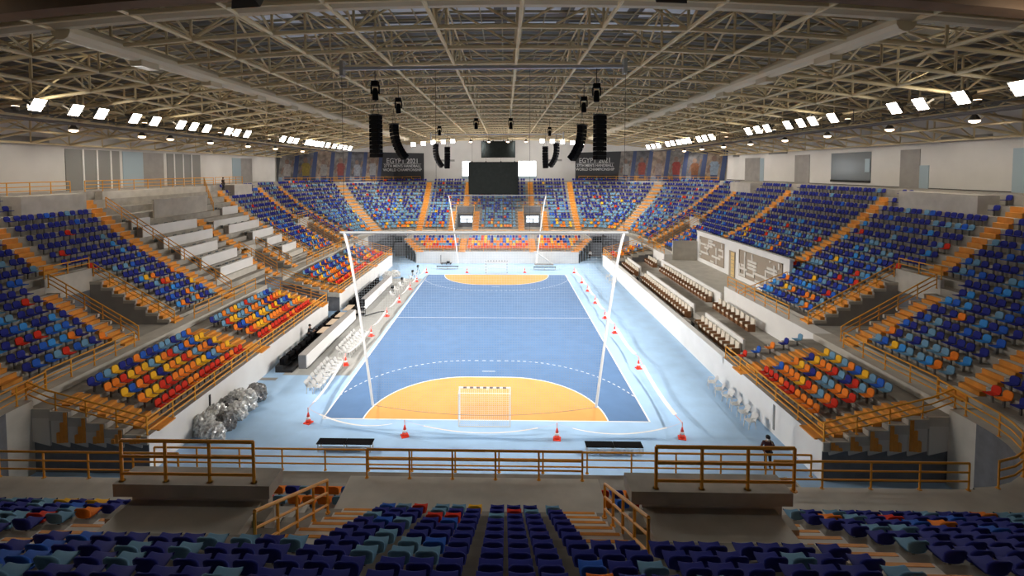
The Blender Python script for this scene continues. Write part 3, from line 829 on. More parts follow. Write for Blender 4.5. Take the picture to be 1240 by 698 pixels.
# skylight strips in the deck centre
mb = MB(); M_sky = mat('skylight_grey', (.5, .52, .56), .6, emit=(.55, .6, .7), estr=.12)
for y in (-31, -27, -23.4, -19.6, -16):
    for x in range(-13, 14, 4): mb.box(x-1.6, x+1.6, y-1.0, y+1.0, rz(x)+2.90, rz(x)+2.93, M_sky)
struct(mb.build('skylight_panels'))
# brown arch beam at the front
b = MB()
xs = [-30+2.5*i for i in range(25)]
for x0, x1 in zip(xs, xs[1:]):
    z0, z1 = 20.9-.0035*x0*x0, 20.9-.0035*x1*x1
    b.add([(x0, -34.3, z0-.28), (x1, -34.3, z1-.28), (x1, -33.7, z1-.28), (x0, -33.7, z0-.28), (x0, -34.3, z0+.45), (x1, -34.3, z1+.45), (x1, -33.7, z1+.45), (x0, -33.7, z0+.45)],
          [(0, 3, 2, 1), (4, 5, 6, 7), (0, 1, 5, 4), (2, 3, 7, 6), (0, 4, 7, 3), (1, 2, 6, 5)])
struct(b.build('arch_beam', M_beam))
# front transverse duct with round vents
def zduct(x): return 22.45-.0025*x*x
root = thing('air_duct', 'cream air duct curving across under the front of the roof with round vent holes', 'air duct', (0, -28.6, 22.1))
b = MB(); xs = [-29.75+1.75*i for i in range(35)]
b.path([(x, 0, zduct(x)-22.1) for x in xs], .52, 14); b.build('duct_tube', M_duct, root)
for px, n_ in ((186, 2), (280, 3), (384, 3), (475, 3), (688, 3), (787, 3), (877, 3), (980, 3)):
    x = 1.25+(px-611.4)/FPX*19.4; z = zduct(x)-22.1
    b = MB(); w = .30*n_+.12
    b.box(x-w, x+w, -.78, -.45, z-.34, z+.30, M_duct); g = b.build('vent_plate', None, root)
    b = MB()
    for q in range(n_):
        xx = x-(n_-1)*.28+q*.56
        b.tube((xx, -.80, z-.02), (xx, -.77, z-.02), .22, 14, M_blackm); 
    b.build('vent_hole', None, g)
for sx in (-1, 1):
    root = thing('air_duct', 'long cream air duct running the length of the roof on the %s' % ('left' if sx < 0 else 'right'), 'air duct', (sx*17.3, -28.6, 21.2))
    b = MB(); b.tube((0, 0, 0), (0, 70, 0), .42, 12); b.build('duct_tube', M_duct, root)
    for q in range(12):
        b = MB(); b.box(-.3, .3, 4+q*5.6, 5.2+q*5.6, -.62, -.3); b.build('outlet', M_duct, root)
# side catwalks
for sx in (-1, 1):
    w = 'left' if sx < 0 else 'right'
    root = thing('lighting_catwalk', f'dark steel catwalk carrying floodlights along the {w} side of the roof', 'catwalk', (sx*29.0, 0, 18.6))
    b = MB()
    for xx, zz in ((-.6, 0), (.6, 0), (0, .45)): b.tube((xx, -34, zz), (xx, 40, zz), .05, 6)
    for q in range(37):
        y = -34+q*2; b.tube((-.6, y, 0), (.6, y+1, 0), .03, 4); b.tube((.6, y+1, 0), (-.6, y+2, 0), .03, 4)
    b.build('truss', M_house, root)
    b = MB(); b.box(-.5, .5, -34, 40, -.02, .02); b.build('walk_grating', M_house, root)
    for q in range(10):
        y = -33+q*7.8; b = MB(); b.tube((0, y, .4), (0, y, 1.6), .03, 4); b.build('hanger', M_house, root)

# floodlights
def make_flood(label, loc, aim, group):
    root = thing('floodlight', label, 'floodlight', loc, 0, group)
    d = (Vector(aim)-Vector(loc)).normalized(); root.rotation_euler = d.to_track_quat('-Z', 'Y').to_euler()
    return root
fl = None
def flood(label, loc, aim, group, s=1.0):
    global fl
    r = make_flood(label, loc, aim, group)
    if fl is None:
        b = MB(); b.add([(-.42, -.42, 0), (.42, -.42, 0), (.42, .42, 0), (-.42, .42, 0), (-.25, -.25, .34), (.25, -.25, .34), (.25, .25, .34), (-.25, .25, .34)],
                        [(4, 5, 6, 7), (0, 4, 7, 3), (1, 2, 6, 5), (0, 1, 5, 4), (2, 3, 7, 6)])
        h = b.mesh('housing', M_house)
        b = MB(); b.add([(-.40, -.40, -.01), (.40, -.40, -.01), (.40, .40, -.01), (-.40, .40, -.01), (-.3, -.3, -.05), (.3, -.3, -.05), (.3, .3, -.05), (-.3, .3, -.05)],
                        [(4, 7, 6, 5), (0, 4, 5, 1), (1, 5, 6, 2), (2, 6, 7, 3), (3, 7, 4, 0)])
        l = b.mesh('lens', M_lens)
        b = MB(); b.box(-.50, -.44, -.06, .06, -.05, .5); b.box(.44, .50, -.06, .06, -.05, .5); b.box(-.5, .5, -.06, .06, .45, .5)
        fl = (h, l, b.mesh('bracket', M_house))
    for n_, m in zip(('housing', 'lens', 'bracket'), fl): link(n_, m, r)
    r.scale = (s, s, s)
    return r
def lamp(loc, aim, power, size=75, blend=.6, color=(1, .955, .90), rad=.3):
    l = bpy.data.lights.new('lamp_beam', 'SPOT'); l.energy = power; l.spot_size = math.radians(size); l.spot_blend = blend; l.color = color; l.shadow_soft_size = rad
    o = bpy.data.objects.new('lamp_beam', l); col.objects.link(o); o.location = loc
    o.rotation_euler = (Vector(aim)-Vector(loc)).to_track_quat('-Z', 'Y').to_euler(); return o
FX, FZ = 27.4, 19.35
pxL = [36, 84, 116, 158, 183, 215, 231, 247, 274, 284, 297, 341, 350, 357, 371, 377, 383, 389, 396, 404, 411, 417, 423]
pxR = [1213, 1146, 1100, 1070, 999, 976, 962, 947, 923, 912, 901, 858, 850, 843, 831, 825, 819, 812, 806, 795, 789, 783]
PW = 5300
for sx, pl in ((-1, pxL), (1, pxR)):
    w = 'left' if sx < 0 else 'right'
    for i, px in enumerate(pl):
        D = FPX*(FX-sx*1.25)/abs(611.4-px); y = D-48.15-.0*sx
        loc = (sx*FX, y, FZ); aim = (sx*-2, max(-16, min(26, y*.85)), 0) if y < 10 or i % 4 == 0 else (sx*(-26 if i % 4 == 2 else -8), y*.9+14, 5)
        flood(f'{ORD[i]} floodlight from the near end of the {w} roof row, glowing white', loc, (sx*-3, y*.75-4, 0), f'{w} row of floodlights', 1.0)
        if i in (1, 3): lamp(Vector(loc)+Vector((sx*-.3, 0, -.2)), (sx*(2-i*3), -37, 6.5), PW*.36, 62, .8)
        if i % 2 == 0: lamp(Vector(loc)+(Vector(aim)-Vector(loc)).normalized()*.35, aim, PW*(1.9 if y < 5 else 2.9), 56 if y < 5 else 64, .8)
for sx, pl in ((-1, [501.5, 513.7, 525.5, 537.7, 549]), (1, [656, 668, 680, 692, 703])):
    w = 'left' if sx < 0 else 'right'
    for i, px in enumerate(pl):
        D = 90; x = 1.25+(px-611.4)/FPX*D; loc = (x, 41, 20.9-.012*abs(x*x)*.25); aim = (x*.3, 12, 0)
        aim = [(x*2.0, 46, 7), (x*.5, 22, 0), (x*1.2, 48, 6), (x*.5, 10, 0), (x*2.2, 44, 6)][i]
        flood(f'{ORD[i]} floodlight from the left in the far {w} roof cluster', loc, (x*.7, 5, 0), f'far {w} floodlights', .95)
        if i % 2 == 0: lamp(Vector(loc)+(Vector(aim)-Vector(loc)).normalized()*.35, aim, PW*1.35, 85, .8)
for sx, w in ((-1, 'left'), (1, 'right')):
    for i, x in enumerate((5.5, 16.0)):
        loc = (sx*x, -35.5, 20.0-.003*x*x); aim = (sx*x*.25, -6+i*4, 0)
        flood(f'white floodlight over the near stand on the {w}, {("inner", "outer")[i]} of two', loc, aim, 'near floodlights')
        lamp(Vector(loc)+(Vector(aim)-Vector(loc)).normalized()*.35, aim, PW*2.1, 54, .7)
    for i in range(7):  # added fill lamps brighten the roof, standing in for floor bounce
        loc = (sx*29.0, -30+i*10.5, 19.3)
        up = thing('added_uplight', f'{ORD[i]} small added upward fill lamp from the near end on the {w} catwalk', 'light', loc, 0, f'{w} added roof fill lamps')
        b = MB(); b.lathe([(.10, -.35), (.2, -.25), (.22, 0)], (0, 0, 0), 10); b.build('housing', M_house, up)
        b = MB(); b.lathe([(.20, .0), (.18, .03)], (0, 0, 0), 10); b.build('lens', M_lensw, up)
        lamp((loc[0], loc[1], loc[2]+.12), (sx*9, loc[1]+2, 24), 420, 130, .8, (1, .88, .66))
# small warm downlights along the side walls
dl = None
def downlight(label, loc, group):
    global dl
    if dl is None:
        b = MB(); b.lathe([(.10, .45), (.16, .35), (.34, .06), (.34, 0)], (0, 0, 0), 12); m1 = b.mesh('reflector', M_house)
        b = MB(); b.lathe([(.33, -.01), (.30, -.12), (.12, -.2)], (0, 0, 0), 12); m2 = b.mesh('lens', M_lensw)
        b = MB(); b.tube((0, 0, .45), (0, 0, 1.0), .03, 5); m3 = b.mesh('hanger', M_house); dl = (m1, m2, m3)
    r = thing('downlight', label, 'light', loc, 0, group)
    for n_, m in zip(('reflector', 'lens', 'hanger'), dl): link(n_, m, r)
for sx in (-1, 1):
    w = 'left' if sx < 0 else 'right'
    ds = [31.8, 39, 46.5, 50.5, 57.5, 66, 74, 84] if sx < 0 else [35.0, 42.5, 50.5, 58, 66, 74, 82, 90]
    for i, D in enumerate(ds): downlight(f'{ORD[i]} small warm downlight from the near end along the {w} wall', (sx*35, D-48.15, 18.75), f'{w} wall downlights'); lamp((sx*35, D-48.15, 18.5), (sx*40, D-48.15, 12), 800, 120, .7, (1, .90, .78))
for i, px in enumerate((570, 592, 615, 637)): downlight(f'{ORD[i]} small warm downlight from the left above the far scoreboard', (1.25+(px-611.4)/FPX*96, 48, 21.0), 'far downlights'); lamp(((i-1.5)*9, 48, 20.7), ((i-1.5)*8, 59.6, 17), 1500, 115, .8, (1, .95, .9))  # extra lamps added to brighten the far wall, spread wider than the downlights

# ------------------------------------------------------------------ hung equipment
def line_array(label, loc, n, curve, w=1.25, h=.42, tilt0=0.0, face=PI):
    root = thing('line_array_speaker', label, 'speaker', loc, face)
    y = 0; z = 0; ang = tilt0
    for i in range(n):
        b = MB(); hw = w/2; ang = ang
        b.add([(-hw, -.34, -h/2+.015), (hw, -.34, -h/2+.015), (hw, .34, -h/2+.015), (-hw, .34, -h/2+.015), (-hw, -.34, h/2-.015), (hw, -.34, h/2-.015), (hw, .30, h/2-.015), (-hw, .30, h/2-.015)],
              [(0, 3, 2, 1), (4, 5, 6, 7), (0, 1, 5, 4), (2, 3, 7, 6), (0, 4, 7, 3), (1, 2, 6, 5)])
        o = b.build('speaker_cabinet', M_black, root); rounded(o, .03, 1); o.location = (0, y, z-h/2); o.rotation_euler = (-ang, 0, 0)
        z -= h*math.cos(ang); y -= h*math.sin(ang); ang += curve
    b = MB(); b.box(-w/2, w/2, -.4, .4, .02, .12); b.build('flying_frame', M_blackm, root)
    b = MB(); b.tube((-w/3, 0, .1), (0, 0, 1.6), .02, 4); b.tube((w/3, 0, .1), (0, 0, 1.6), .02, 4); b.tube((0, 0, 1.5), (0, 0, max(2., 22-loc[2])), .02, 4)
    b.build('cable', M_blackm, root)
line_array('tall straight black speaker stack hanging over the left of the court', (-11.1, -3, 20.5), 10, 0.0, 1.15, .40, 0, PI*.85)
line_array('tall straight black speaker stack hanging over the right of the court', (10.25, -3, 20.4), 10, 0.0, 1.15, .42, 0, PI*1.15)
line_array('curved black speaker column behind the left straight stack', (-11.0, 4, 20.3), 10, .085, 1.15, .40, 0.0, PI*.70)
line_array('curved black speaker column behind the right straight stack', (9.7, 4, 20.1), 10, .085, 1.15, .40, 0.0, PI*1.30)
for sx, w, xo in ((-1, 'left', -8.6), (1, 'right', 8.3)):
    line_array(f'small curved speaker hanging on the far {w}, outer of its pair', (xo+sx*1.0, 26, 19.3), 9, .11, .95, .42, -.1, PI*(1.0+sx*.35))
    line_array(f'small curved speaker hanging on the far {w}, inner of its pair', (xo-sx*.55, 28.2, 18.9), 8, .06, .85, .42, -.05, PI*(1.0-sx*.1))
def stage_light(label, loc):
    root = thing('moving_spotlight', label, 'spotlight', loc, 0, 'small black roof spotlights')
    b = MB(); b.box(-.22, .22, -.2, .2, .25, .55); b.build('base', M_black, root)
    b = MB(); b.box(-.28, -.22, -.1, .1, -.25, .3); b.box(.22, .28, -.1, .1, -.25, .3); b.build('yoke', M_black, root)
    b = MB(); b.lathe([(.16, -.65), (.20, -.6), (.19, -.1), (.13, .1)], (0, 0, 0), 12); b.build('lamp_head', M_black, root)
    b = MB(); b.tube((0, 0, .5), (0, 0, 22.0-loc[2]), .025, 5); b.build('hanging_rod', M_blackm, root)
for i, (x, y, d) in enumerate([(-7.0, -18.0, 'near left'), (-7.1, -11.0, 'left, above the straight speaker stack'), (-1.9, 4, 'left of the centre line'), (1.9, 4, 'right of the centre line'), (-7.2, 13, 'far left'),
                            (7.3, -16.6, 'near right'), (7.4, -11, 'right, above the straight speaker stack'), (7.2, 15, 'far right')]):
    stage_light(f'small black spotlight hanging from the roof, {d}', (x, y, 20.4))
# scoreboards
def screen(label, x0, x1, y, z0, z1, th=.35):
    root = thing('scoreboard', label, 'scoreboard', ((x0+x1)/2, y, z0)); w = (x1-x0)/2; h = z1-z0
    b = MB(); b.box(-w, w, -th/2, th/2, 0, h); b.build('casing', M_black, root)
    b = MB(); b.box(-w+.12, w-.12, -th/2-.03, -th/2, .12, h-.12); b.build('screen_panel', M_screen, root)
    for q in (-.85, -.3, .3, .85):
        b = MB(); b.box(w*q-.1, w*q+.1, -.1, .1, h, h+.18); b.tube((w*q, 0, h), (w*q, 0, 22.3-z0), .025, 4); b.build('hanger', M_blackm, root)
screen('large dark blank scoreboard screen hanging in front of the far wall', -6.0, 3.95, 46, 10.4, 16.85)
screen('smaller black screen hanging above the large scoreboard', -3.65, 3.4, 50, 17.8, 21.2)

# catch nets
def catch_net(label, y, w_top, w_bot, z0, z1, cx, sag, thick, floorfoot=False):
    root = thing('ball_catch_net', label, 'net', (cx, y, z1))
    b = MB(); b.tube((-w_top-.25, 0, 0), (w_top+.25, 0, 0), thick*1.05, 8); b.build('top_beam', M_tube, root)
    pl = {}
    for sx in (-1, 1):
        pts = []
        for i in range(13):
            t = i/12; x = w_top+(w_bot-w_top)*(t**.8); pts.append((sx*x, 0, (z0-z1)*t))
        pl[sx] = pts
        b = MB(); b.path(pts, thick, 8); b.build('curved_pole', M_pole, root)
    b = MB(); n = 16
    rows = []
    for i in range(13):
        zz = (z0-z1)*i/12; row = []
        for j in range(n+1):
            u = -1+2*j/n; row.append((pl[1][i][0]*u, 0, zz-(sag*(1-u*u) if i == 12 else 0)))
        rows.append(row)
    for i in range(12):
        for j in range(n): b.quad(rows[i][j], rows[i][j+1], rows[i+1][j+1], rows[i+1][j])
    b.build('net_mesh', M_net, root)
    b = MB(); b.path(rows[12], .012, 4); b.build('bottom_rope', M_greyp, root)
    if not floorfoot:
        for x in (-w_top, -w_top/3, w_top/3, w_top):
            b = MB(); b.tube((x, 0, 0), (x, 0, 21.0-z1), .012, 4); b.build('cable', M_blackm, root)
    return root
catch_net('near white-framed ball net hanging behind the near goal', -21.3, 8.0, 6.5, 1.55, 11.7, 0, .55, .078)
catch_net('far white-framed ball net hanging behind the far goal', 27.0, 7.75, 6.3, .35, 11.2, 0, .3, .085, True)
root = thing('net_roller', 'long silver net roller tube with end plates hung under the roof', 'roller', (0, -21.3, 21.05))
b = MB(); b.tube((-7.9, 0, 0), (7.9, 0, 0), .11, 10); b.build('tube', M_silver, root)
for sx in (-1, 1):
    b = MB(); b.box(sx*7.95-.09, sx*7.95+.09, -.25, .25, -.42, .42); b.build('end_plate', M_silver if sx > 0 else M_greyp, root)
root = thing('net_roller', 'thin silver net roller bar in front of the far wall', 'roller', (0, 27, 20.9))
b = MB(); b.tube((-10.5, 0, 0), (10.5, 0, 0), .08, 8); b.build('tube', M_silver, root)
for sx in (-1, 1):
    b = MB(); b.box(sx*10.5-.08, sx*10.5+.08, -.2, .2, -.9, .3); b.build('end_plate', M_silver, root)
# portable net foot at far right
root = thing('net_stand', 'white triangular net stand with flat base by the far wall', 'stand', (7.3, 27.4, 0))
b = MB(); b.box(-1.3, 1.7, -.5, .3, 0, .14); b.build('base_plate', M_greyp, root)
b = MB(); b.tube((-1.1, 0, .1), (-1.1, 0, 2.1), .09, 8); b.tube((-1.1, 0, 2.05), (1.6, 0, .12), .09, 8); b.tube((-1.4, 0, 2.05), (-.5, 0, 2.05), .12, 8); b.build('strut', M_wplast, root)

# goals
M_dk = mat('goal_stripe_dark', (.16, .16, .18), .5)
def goal(label, y, d):
    root = thing('handball_goal', label, 'goal', (0, y, 0))
    b = MB()
    def bar(a, c, n):
        a, c = Vector(a), Vector(c)
        for i in range(n):
            p, q = a.lerp(c, i/n), a.lerp(c, (i+1)/n); m = M_line if i % 2 == 0 else M_dk
            lo = [min(p[k], q[k])-(.04 if abs(p[k]-q[k]) < 1e-6 else 0) for k in range(3)]; hi = [max(p[k], q[k])+(.04 if abs(p[k]-q[k]) < 1e-6 else 0) for k in range(3)]
            b.box(lo[0], hi[0], lo[1], hi[1], lo[2], hi[2], m)
    bar((-1.5, 0, 2.04), (1.5, 0, 2.04), 15); bar((-1.54, 0, 0), (-1.54, 0, 2.08), 10 if y > 0 else 1); bar((1.54, 0, 0), (1.54, 0, 2.08), 10 if y > 0 else 1)
    b.build('goal_frame', None, root)
    b = MB()
    for sx in (-1, 1):
        b.path([(sx*1.54, 0, 2.02), (sx*1.54, d*.8, 1.9), (sx*1.54, d*1.0, 0.03)], .03, 6); b.tube((sx*1.54, 0, .03), (sx*1.54, d, .03), .03, 6)
    b.tube((-1.54, d, .03), (1.54, d, .03), .03, 6); b.build('net_support', M_wplast, root)
    b = MB(); b.quad((-1.54, d*.8, 1.9), (1.54, d*.8, 1.9), (1.54, d, .03), (-1.54, d, .03), M_goalnet)
    b.quad((-1.54, 0, 2.04), (1.54, 0, 2.04), (1.54, d*.8, 1.9), (-1.54, d*.8, 1.9), M_goalnet)
    for sx in (-1, 1): b.poly([(sx*1.54, 0, 0), (sx*1.54, 0, 2.04), (sx*1.54, d*.8, 1.9), (sx*1.54, d, 0)], M_goalnety)
    b.build('goal_net', None, root)
goal('near white handball goal with striped crossbar and net', -20, -.75)
goal('far handball goal with dashed posts on the far goal line', 20, .75)

# cones and tape
cone = None
def make_cone(label, x, y):
    global cone
    if cone is None:
        b = MB(); b.box(-.19, .19, -.19, .19, 0, .05); m1 = b.mesh('base', M_cone)
        b = MB(); b.lathe([(.15, .05), (.11, .26)], (0, 0, 0), 14); b.lathe([(.085, .40), (.03, .66)], (0, 0, 0), 14); m2 = b.mesh('cone_body', M_cone, True)
        b = MB(); b.lathe([(.113, .26), (.086, .40)], (0, 0, 0), 14); m3 = b.mesh('white_band', M_tape, True)
        b = MB(); b.tube((0, 0, .62), (0, 0, .95), .025, 8); m4 = b.mesh('tape_pole', M_tapep); cone = (m1, m2, m3, m4)
    r = thing('traffic_cone', label, 'cone', (x, y, 0), random.random()-.5, 'red cones round the court'); r.scale = (1.12, 1.12, 1.0)
    for n_, m in zip(('base', 'cone_body', 'white_band', 'tape_pole'), cone): link(n_, m, r)
LC = [(-10.68, -20.5), (-11.26, -12.05), (-11.1, -5.53), (-11.1, .3), (-10.97, 5.45), (-10.88, 11.36), (-10.8, 15.5), (-10.4, 21.1)]
RC = [(11.3, -21.7), (11.49, -12.25), (11.47, -4.4), (11.5, 0.0), (11.53, 5.45), (11.6, 10.8), (11.6, 15.2), (11.46, 21.3)]
NC = [(-4.53, -21.8), (4.18, -21.94)]; FC = [(-4.4, 21.3), (4.18, 21.4)]
for nm_, L_ in (('left sideline', LC), ('right sideline', RC)):
    for i, p in enumerate(L_): make_cone(f'red and white cone on the {nm_}, {ORD[i]} from the camera', *p)
for nm_, L_ in (('near goal line', NC), ('far goal line', FC)):
    for i, p in enumerate(L_): make_cone(f'red and white cone behind the {nm_}, {("left", "right")[i]} of the goal', *p)
def tape(label, a, b_, sag):
    root = thing('barrier_tape', label, 'tape', (a[0], a[1], .9), 0, 'barrier tape round the court')
    n = 16; d = Vector((b_[0]-a[0], b_[1]-a[1], 0)); m = MB(); s_ = d.normalized(); side = Vector((-s_.y, s_.x, 0))
    pts = [d*(i/n)+Vector((0, 0, -sag*4*(i/n)*(1-i/n))) for i in range(n+1)]
    tw = [(math.cos(i*.7)*.02, .055) for i in range(n+1)]
    for i in range(n):
        e = i < 2 or i > n-3
        ww = .02 if e else .075
        wd = .025 if e else .12; q0, q1 = side*wd-Vector((0, 0, ww*.5)), side*wd-Vector((0, 0, ww*.5)); m.quad(pts[i]-q0, pts[i+1]-q1, pts[i+1]+q1, pts[i]+q0, M_tapep if e else M_tape)
    m.build('tape_strip', None, root)
ring = [('left sideline', LC), ('right sideline', RC)]
for nm_, L_ in ring:
    for i in range(len(L_)-1): tape(f'white barrier tape between the {ORD[i]} and {ORD[i+1]} cones of the {nm_}', L_[i], L_[i+1], .35)
nl = [LC[0]]+NC+[RC[0]]
for i, q in enumerate(('left', 'middle', 'right')): tape(f'sagging white barrier tape behind the near goal line, {q} span', nl[i], nl[i+1], .62)
nl = [LC[-1]]+FC+[RC[-1]]
for i, q in enumerate(('left', 'middle', 'right')): tape(f'white barrier tape behind the far goal line, {q} span', nl[i], nl[i+1], .3)

# benches
def bench(label, x, y, L_=3.05, wrap=False):
    root = thing('players_bench', label, 'bench', (x, y, 0), 0, 'low black-topped benches'); h = L_/2
    for q in (-1, 1):
        b = MB(); b.box(min(0.01*q, q*h), max(.01*q, q*h), -.28, .28, .42, .47, M_black); rounded(b.build('seat_pad', None, root), .012)
    for q in (-h+.08, 0, h-.08):
        b = MB()
        for yy in (-.22, .22): b.box(q-.03, q+.03, yy-.03, yy+.03, 0, .42, M_wplast)
        b.box(q-.025, q+.025, -.22, .22, .36, .42, M_wplast); b.build('leg', None, root)
    b = MB(); b.box(-h+.05, h-.05, -.02, .02, .10, .15, M_wplast); b.build('stretcher', None, root)
    if wrap:
        b = MB(); n = 24; rnd = random.Random(3)
        for yy in (-.3,):
            top = [(-h+i*L_/n, yy+rnd.uniform(-.02, .02), .41) for i in range(n+1)]; bot = [(-h+i*L_/n, yy+rnd.uniform(-.1, .03), .02+rnd.uniform(0, .08)) for i in range(n+1)]
            for i in range(n): b.quad(top[i], top[i+1], bot[i+1], bot[i])
        b.build('plastic_cover', mat('clear_plastic', (.9, .92, .94), .2, alpha=.45), root)
bench('low black-topped bench with white legs left of the near goal', -7.5, -23.15)
bench('low grey-topped bench with clear plastic sheet right of the near goal', 7.1, -23.15, 3.05, True)
bench('low dark bench by the far wall left of the far goal', -7.6, 23.8, 3.4)
bench('low dark bench by the far wall right of the far goal', 7.3, 23.4, 3.4)

# LED boards with tables behind, left sideline
def board_run(label, y0, y1):
    root = thing('scorer_table', label, 'scorer table', (-14.05, y0, 0)); L_ = y1-y0
    b = MB(); b.box(-.02, .06, 0, L_, .08, 1.08); b.build('front_board', M_pole, root)
    b = MB(); b.box(-.62, 0.02, 0, L_, 1.03, 1.09, M_greyp); b.box(-.62, -.02, 0, .05, 0, 1.05, M_dconc); b.box(-.62, -.02, L_-.05, L_, 0, 1.05, M_greyp); b.build('cabinet', None, root)
    b = MB(); b.box(-.02, .03, 0, L_, 0, .08); b.build('plinth', M_blackm, root)
board_run('long white-fronted scorer table beside the court, nearer of two', -12.8, -.95)
board_run('long white-fronted scorer table beside the court, farther of two', 2.1, 14.6)
for nm_, y0, y1 in (('nearer', -13.5, -.5), ('farther', 2.4, 14.2)):
    root = thing('black_bleacher', f'low black stepped bench row behind the {nm_} white scorer table', 'bench', (-15.6, y0, 0)); L_ = y1-y0
    b = MB(); b.box(-.55, .0, 0, L_, 0, .5, M_blackm); b.build('upper_step', None, root)
    b = MB(); b.box(0, .75, 0, L_, 0, .22, M_blackm); b.build('lower_step', None, root)
    n = int(L_/1.05)
    for i in range(n):
        b = MB(); y = .2+i*1.05; b.box(-.3, .05, y, y+.75, .5, .95, M_black); b.box(-.1, .35, y, y+.75, .48, .55, M_black); b.build('bench_seat', None, root)
for i, (y, l) in enumerate(((-7.6, 1.5), (-5.4, 1.6), (-3.2, 1.5), (-1.0, 1.9))):
    b = MB(); b.box(-.35, .35, 0, l, 0, .06, M_tan)
    o = b.build('tan_board', None, None, loc=(-15.0, y, .98)); tag(o, f'flat tan board lying on the black benches, {ORD[i]} from the camera', 'board', 'tan boards')
# computer monitor cart in the gap
root = thing('equipment_cart', 'dark equipment cart with a screen in the gap between the scorer tables', 'cart', (-14.0, .6, 0))
b = MB(); b.box(-.45, .45, -.35, .35, .65, .72, M_black); b.box(-.45, .45, -.35, .35, .1, .16, M_black); b.build('shelf', None, root)
b = MB()
for xx in (-.42, .42):
    for yy in (-.32, .32): b.box(xx-.025, xx+.025, yy-.025, yy+.025, 0, .7, M_black)
b.build('frame', None, root)
b = MB(); b.box(-.5, .5, -.06, .06, 1.0, 1.75, M_black); b.box(-.06, .06, -.05, .05, .7, 1.0, M_black); b.build('screen', None, root)
# long black cable / flat pole on strip
b = MB(); b.path([(-13.4, .2, .05), (-12.4, 1.6, .05), (-11.6, 1.9, .04)], .05, 5); tag(b.build('cable_bundle', M_blackm), 'dark cable bundle lying on the grey floor cover', 'cable')

# plastic chairs
chair_m = None
def plastic_chair(label, x, y, r, group, seatmat=None, lift=0):
    global chair_m
    if chair_m is None:
        b = MB(); b.box(-.22, .22, -.21, .22, .42, .46); s_ = b.mesh('seat', M_wplast)
        b = MB(); n = 6
        rr = [[(math.sin(u)*.30*(1+.05*q), -.21-.06*q+.06*math.cos(u)*-1+.06, .46+.40*q/3-.05*(abs(u) > .8)*(q == 3)) for u in [(-.85+1.7*j/n) for j in range(n+1)]] for q in range(4)]
        for q in range(3):
            for j in range(n): b.quad(rr[q][j], rr[q][j+1], rr[q+1][j+1], rr[q+1][j]); b.quad(*[(p[0], p[1]-.025, p[2]) for p in (rr[q][j], rr[q+1][j], rr[q+1][j+1], rr[q][j+1])])
        k = b.mesh('backrest', M_wplast)
        legs = []
        for xx in (-.2, .2):
            for yy in (-.19, .2):
                b = MB(); b.tube((xx, yy, .43), (xx*1.12, yy*1.15, 0), .022, 6); legs.append(b.mesh('leg', M_wplast))
        b = MB()
        for xx in (-.25, .25): b.path([(xx, -.18, .68), (xx, .12, .66), (xx, .18, .44)], .025, 6)
        chair_m = (s_, k, legs, b.mesh('armrest', M_wplast))
    r_ = thing('plastic_chair', label, 'chair', (x, y, lift), r, group)
    link('seat', chair_m[0], r_); link('backrest', chair_m[1], r_); link('armrest', chair_m[3], r_)
    for l in chair_m[2]: link('leg', l, r_)
    return r_
for g, (y0, y1) in enumerate(((-16.6, -12.6), (-10.4, -6.2))):
    for row in range(2):
        for i in range(8):
            plastic_chair(f'white plastic chair beside the court, {("near", "far")[g]} group, {("outer", "court side")[row]} line, {ORD[i]} from the camera',
                          -12.15+row*.55+random.uniform(-.04, .04), y0+i*(y1-y0)/7, -PI/2+random.uniform(-.1, .1), 'white chairs left of the court', lift=0)
for i, y in enumerate((-15.4, -16.5, -17.5, -18.5, -19.5, -20.5)):
    plastic_chair(f'white chair along the right wall, {ORD[i]} from the far end', 15.75+random.uniform(-.1, .1), y, PI/2+random.uniform(-.3, .3), 'white chairs by the right wall')
for i, (x, y) in enumerate(((-12.1, 7.2), (-12.2, 9.6), (-12.0, 11.6), (-11.9, 13.8), (-11.8, 16.4), (-11.7, 18.2), (-11.6, 19.8))):
    plastic_chair(f'single white chair at the far left of the court, {ORD[i]} from the camera', x, y, -PI/2+random.uniform(-.5, .5), 'far left chairs')
for i, (x, y) in enumerate(((15.3, 13), (15.4, 15), (15.5, 17.2))):
    plastic_chair(f'white chair against the far right wall, {ORD[i]} from the camera', x, y, PI/2, 'far right chairs')
def camera_tripod(label, x, y):
    r = thing('camera_tripod', label, 'tripod', (x, y, 0))
    for a in range(3):
        b = MB(); b.tube((0, 0, .95), (.35*math.cos(a*2.1), .35*math.sin(a*2.1), 0), .025, 5); b.build('leg', M_black, r)
    b = MB(); b.box(-.14, .14, -.2, .2, .98, 1.25); b.tube((0, .2, 1.1), (0, .38, 1.1), .08, 8); b.build('camera_body', M_black, r)
for i, (x, y) in enumerate(((-12.4, 8.2), (-12.2, 12.6), (-11.7, 17.2), (-11.6, 20.6))): camera_tripod(f'small black camera tripod among the far left chairs, {ORD[i]} from the camera', x, y)

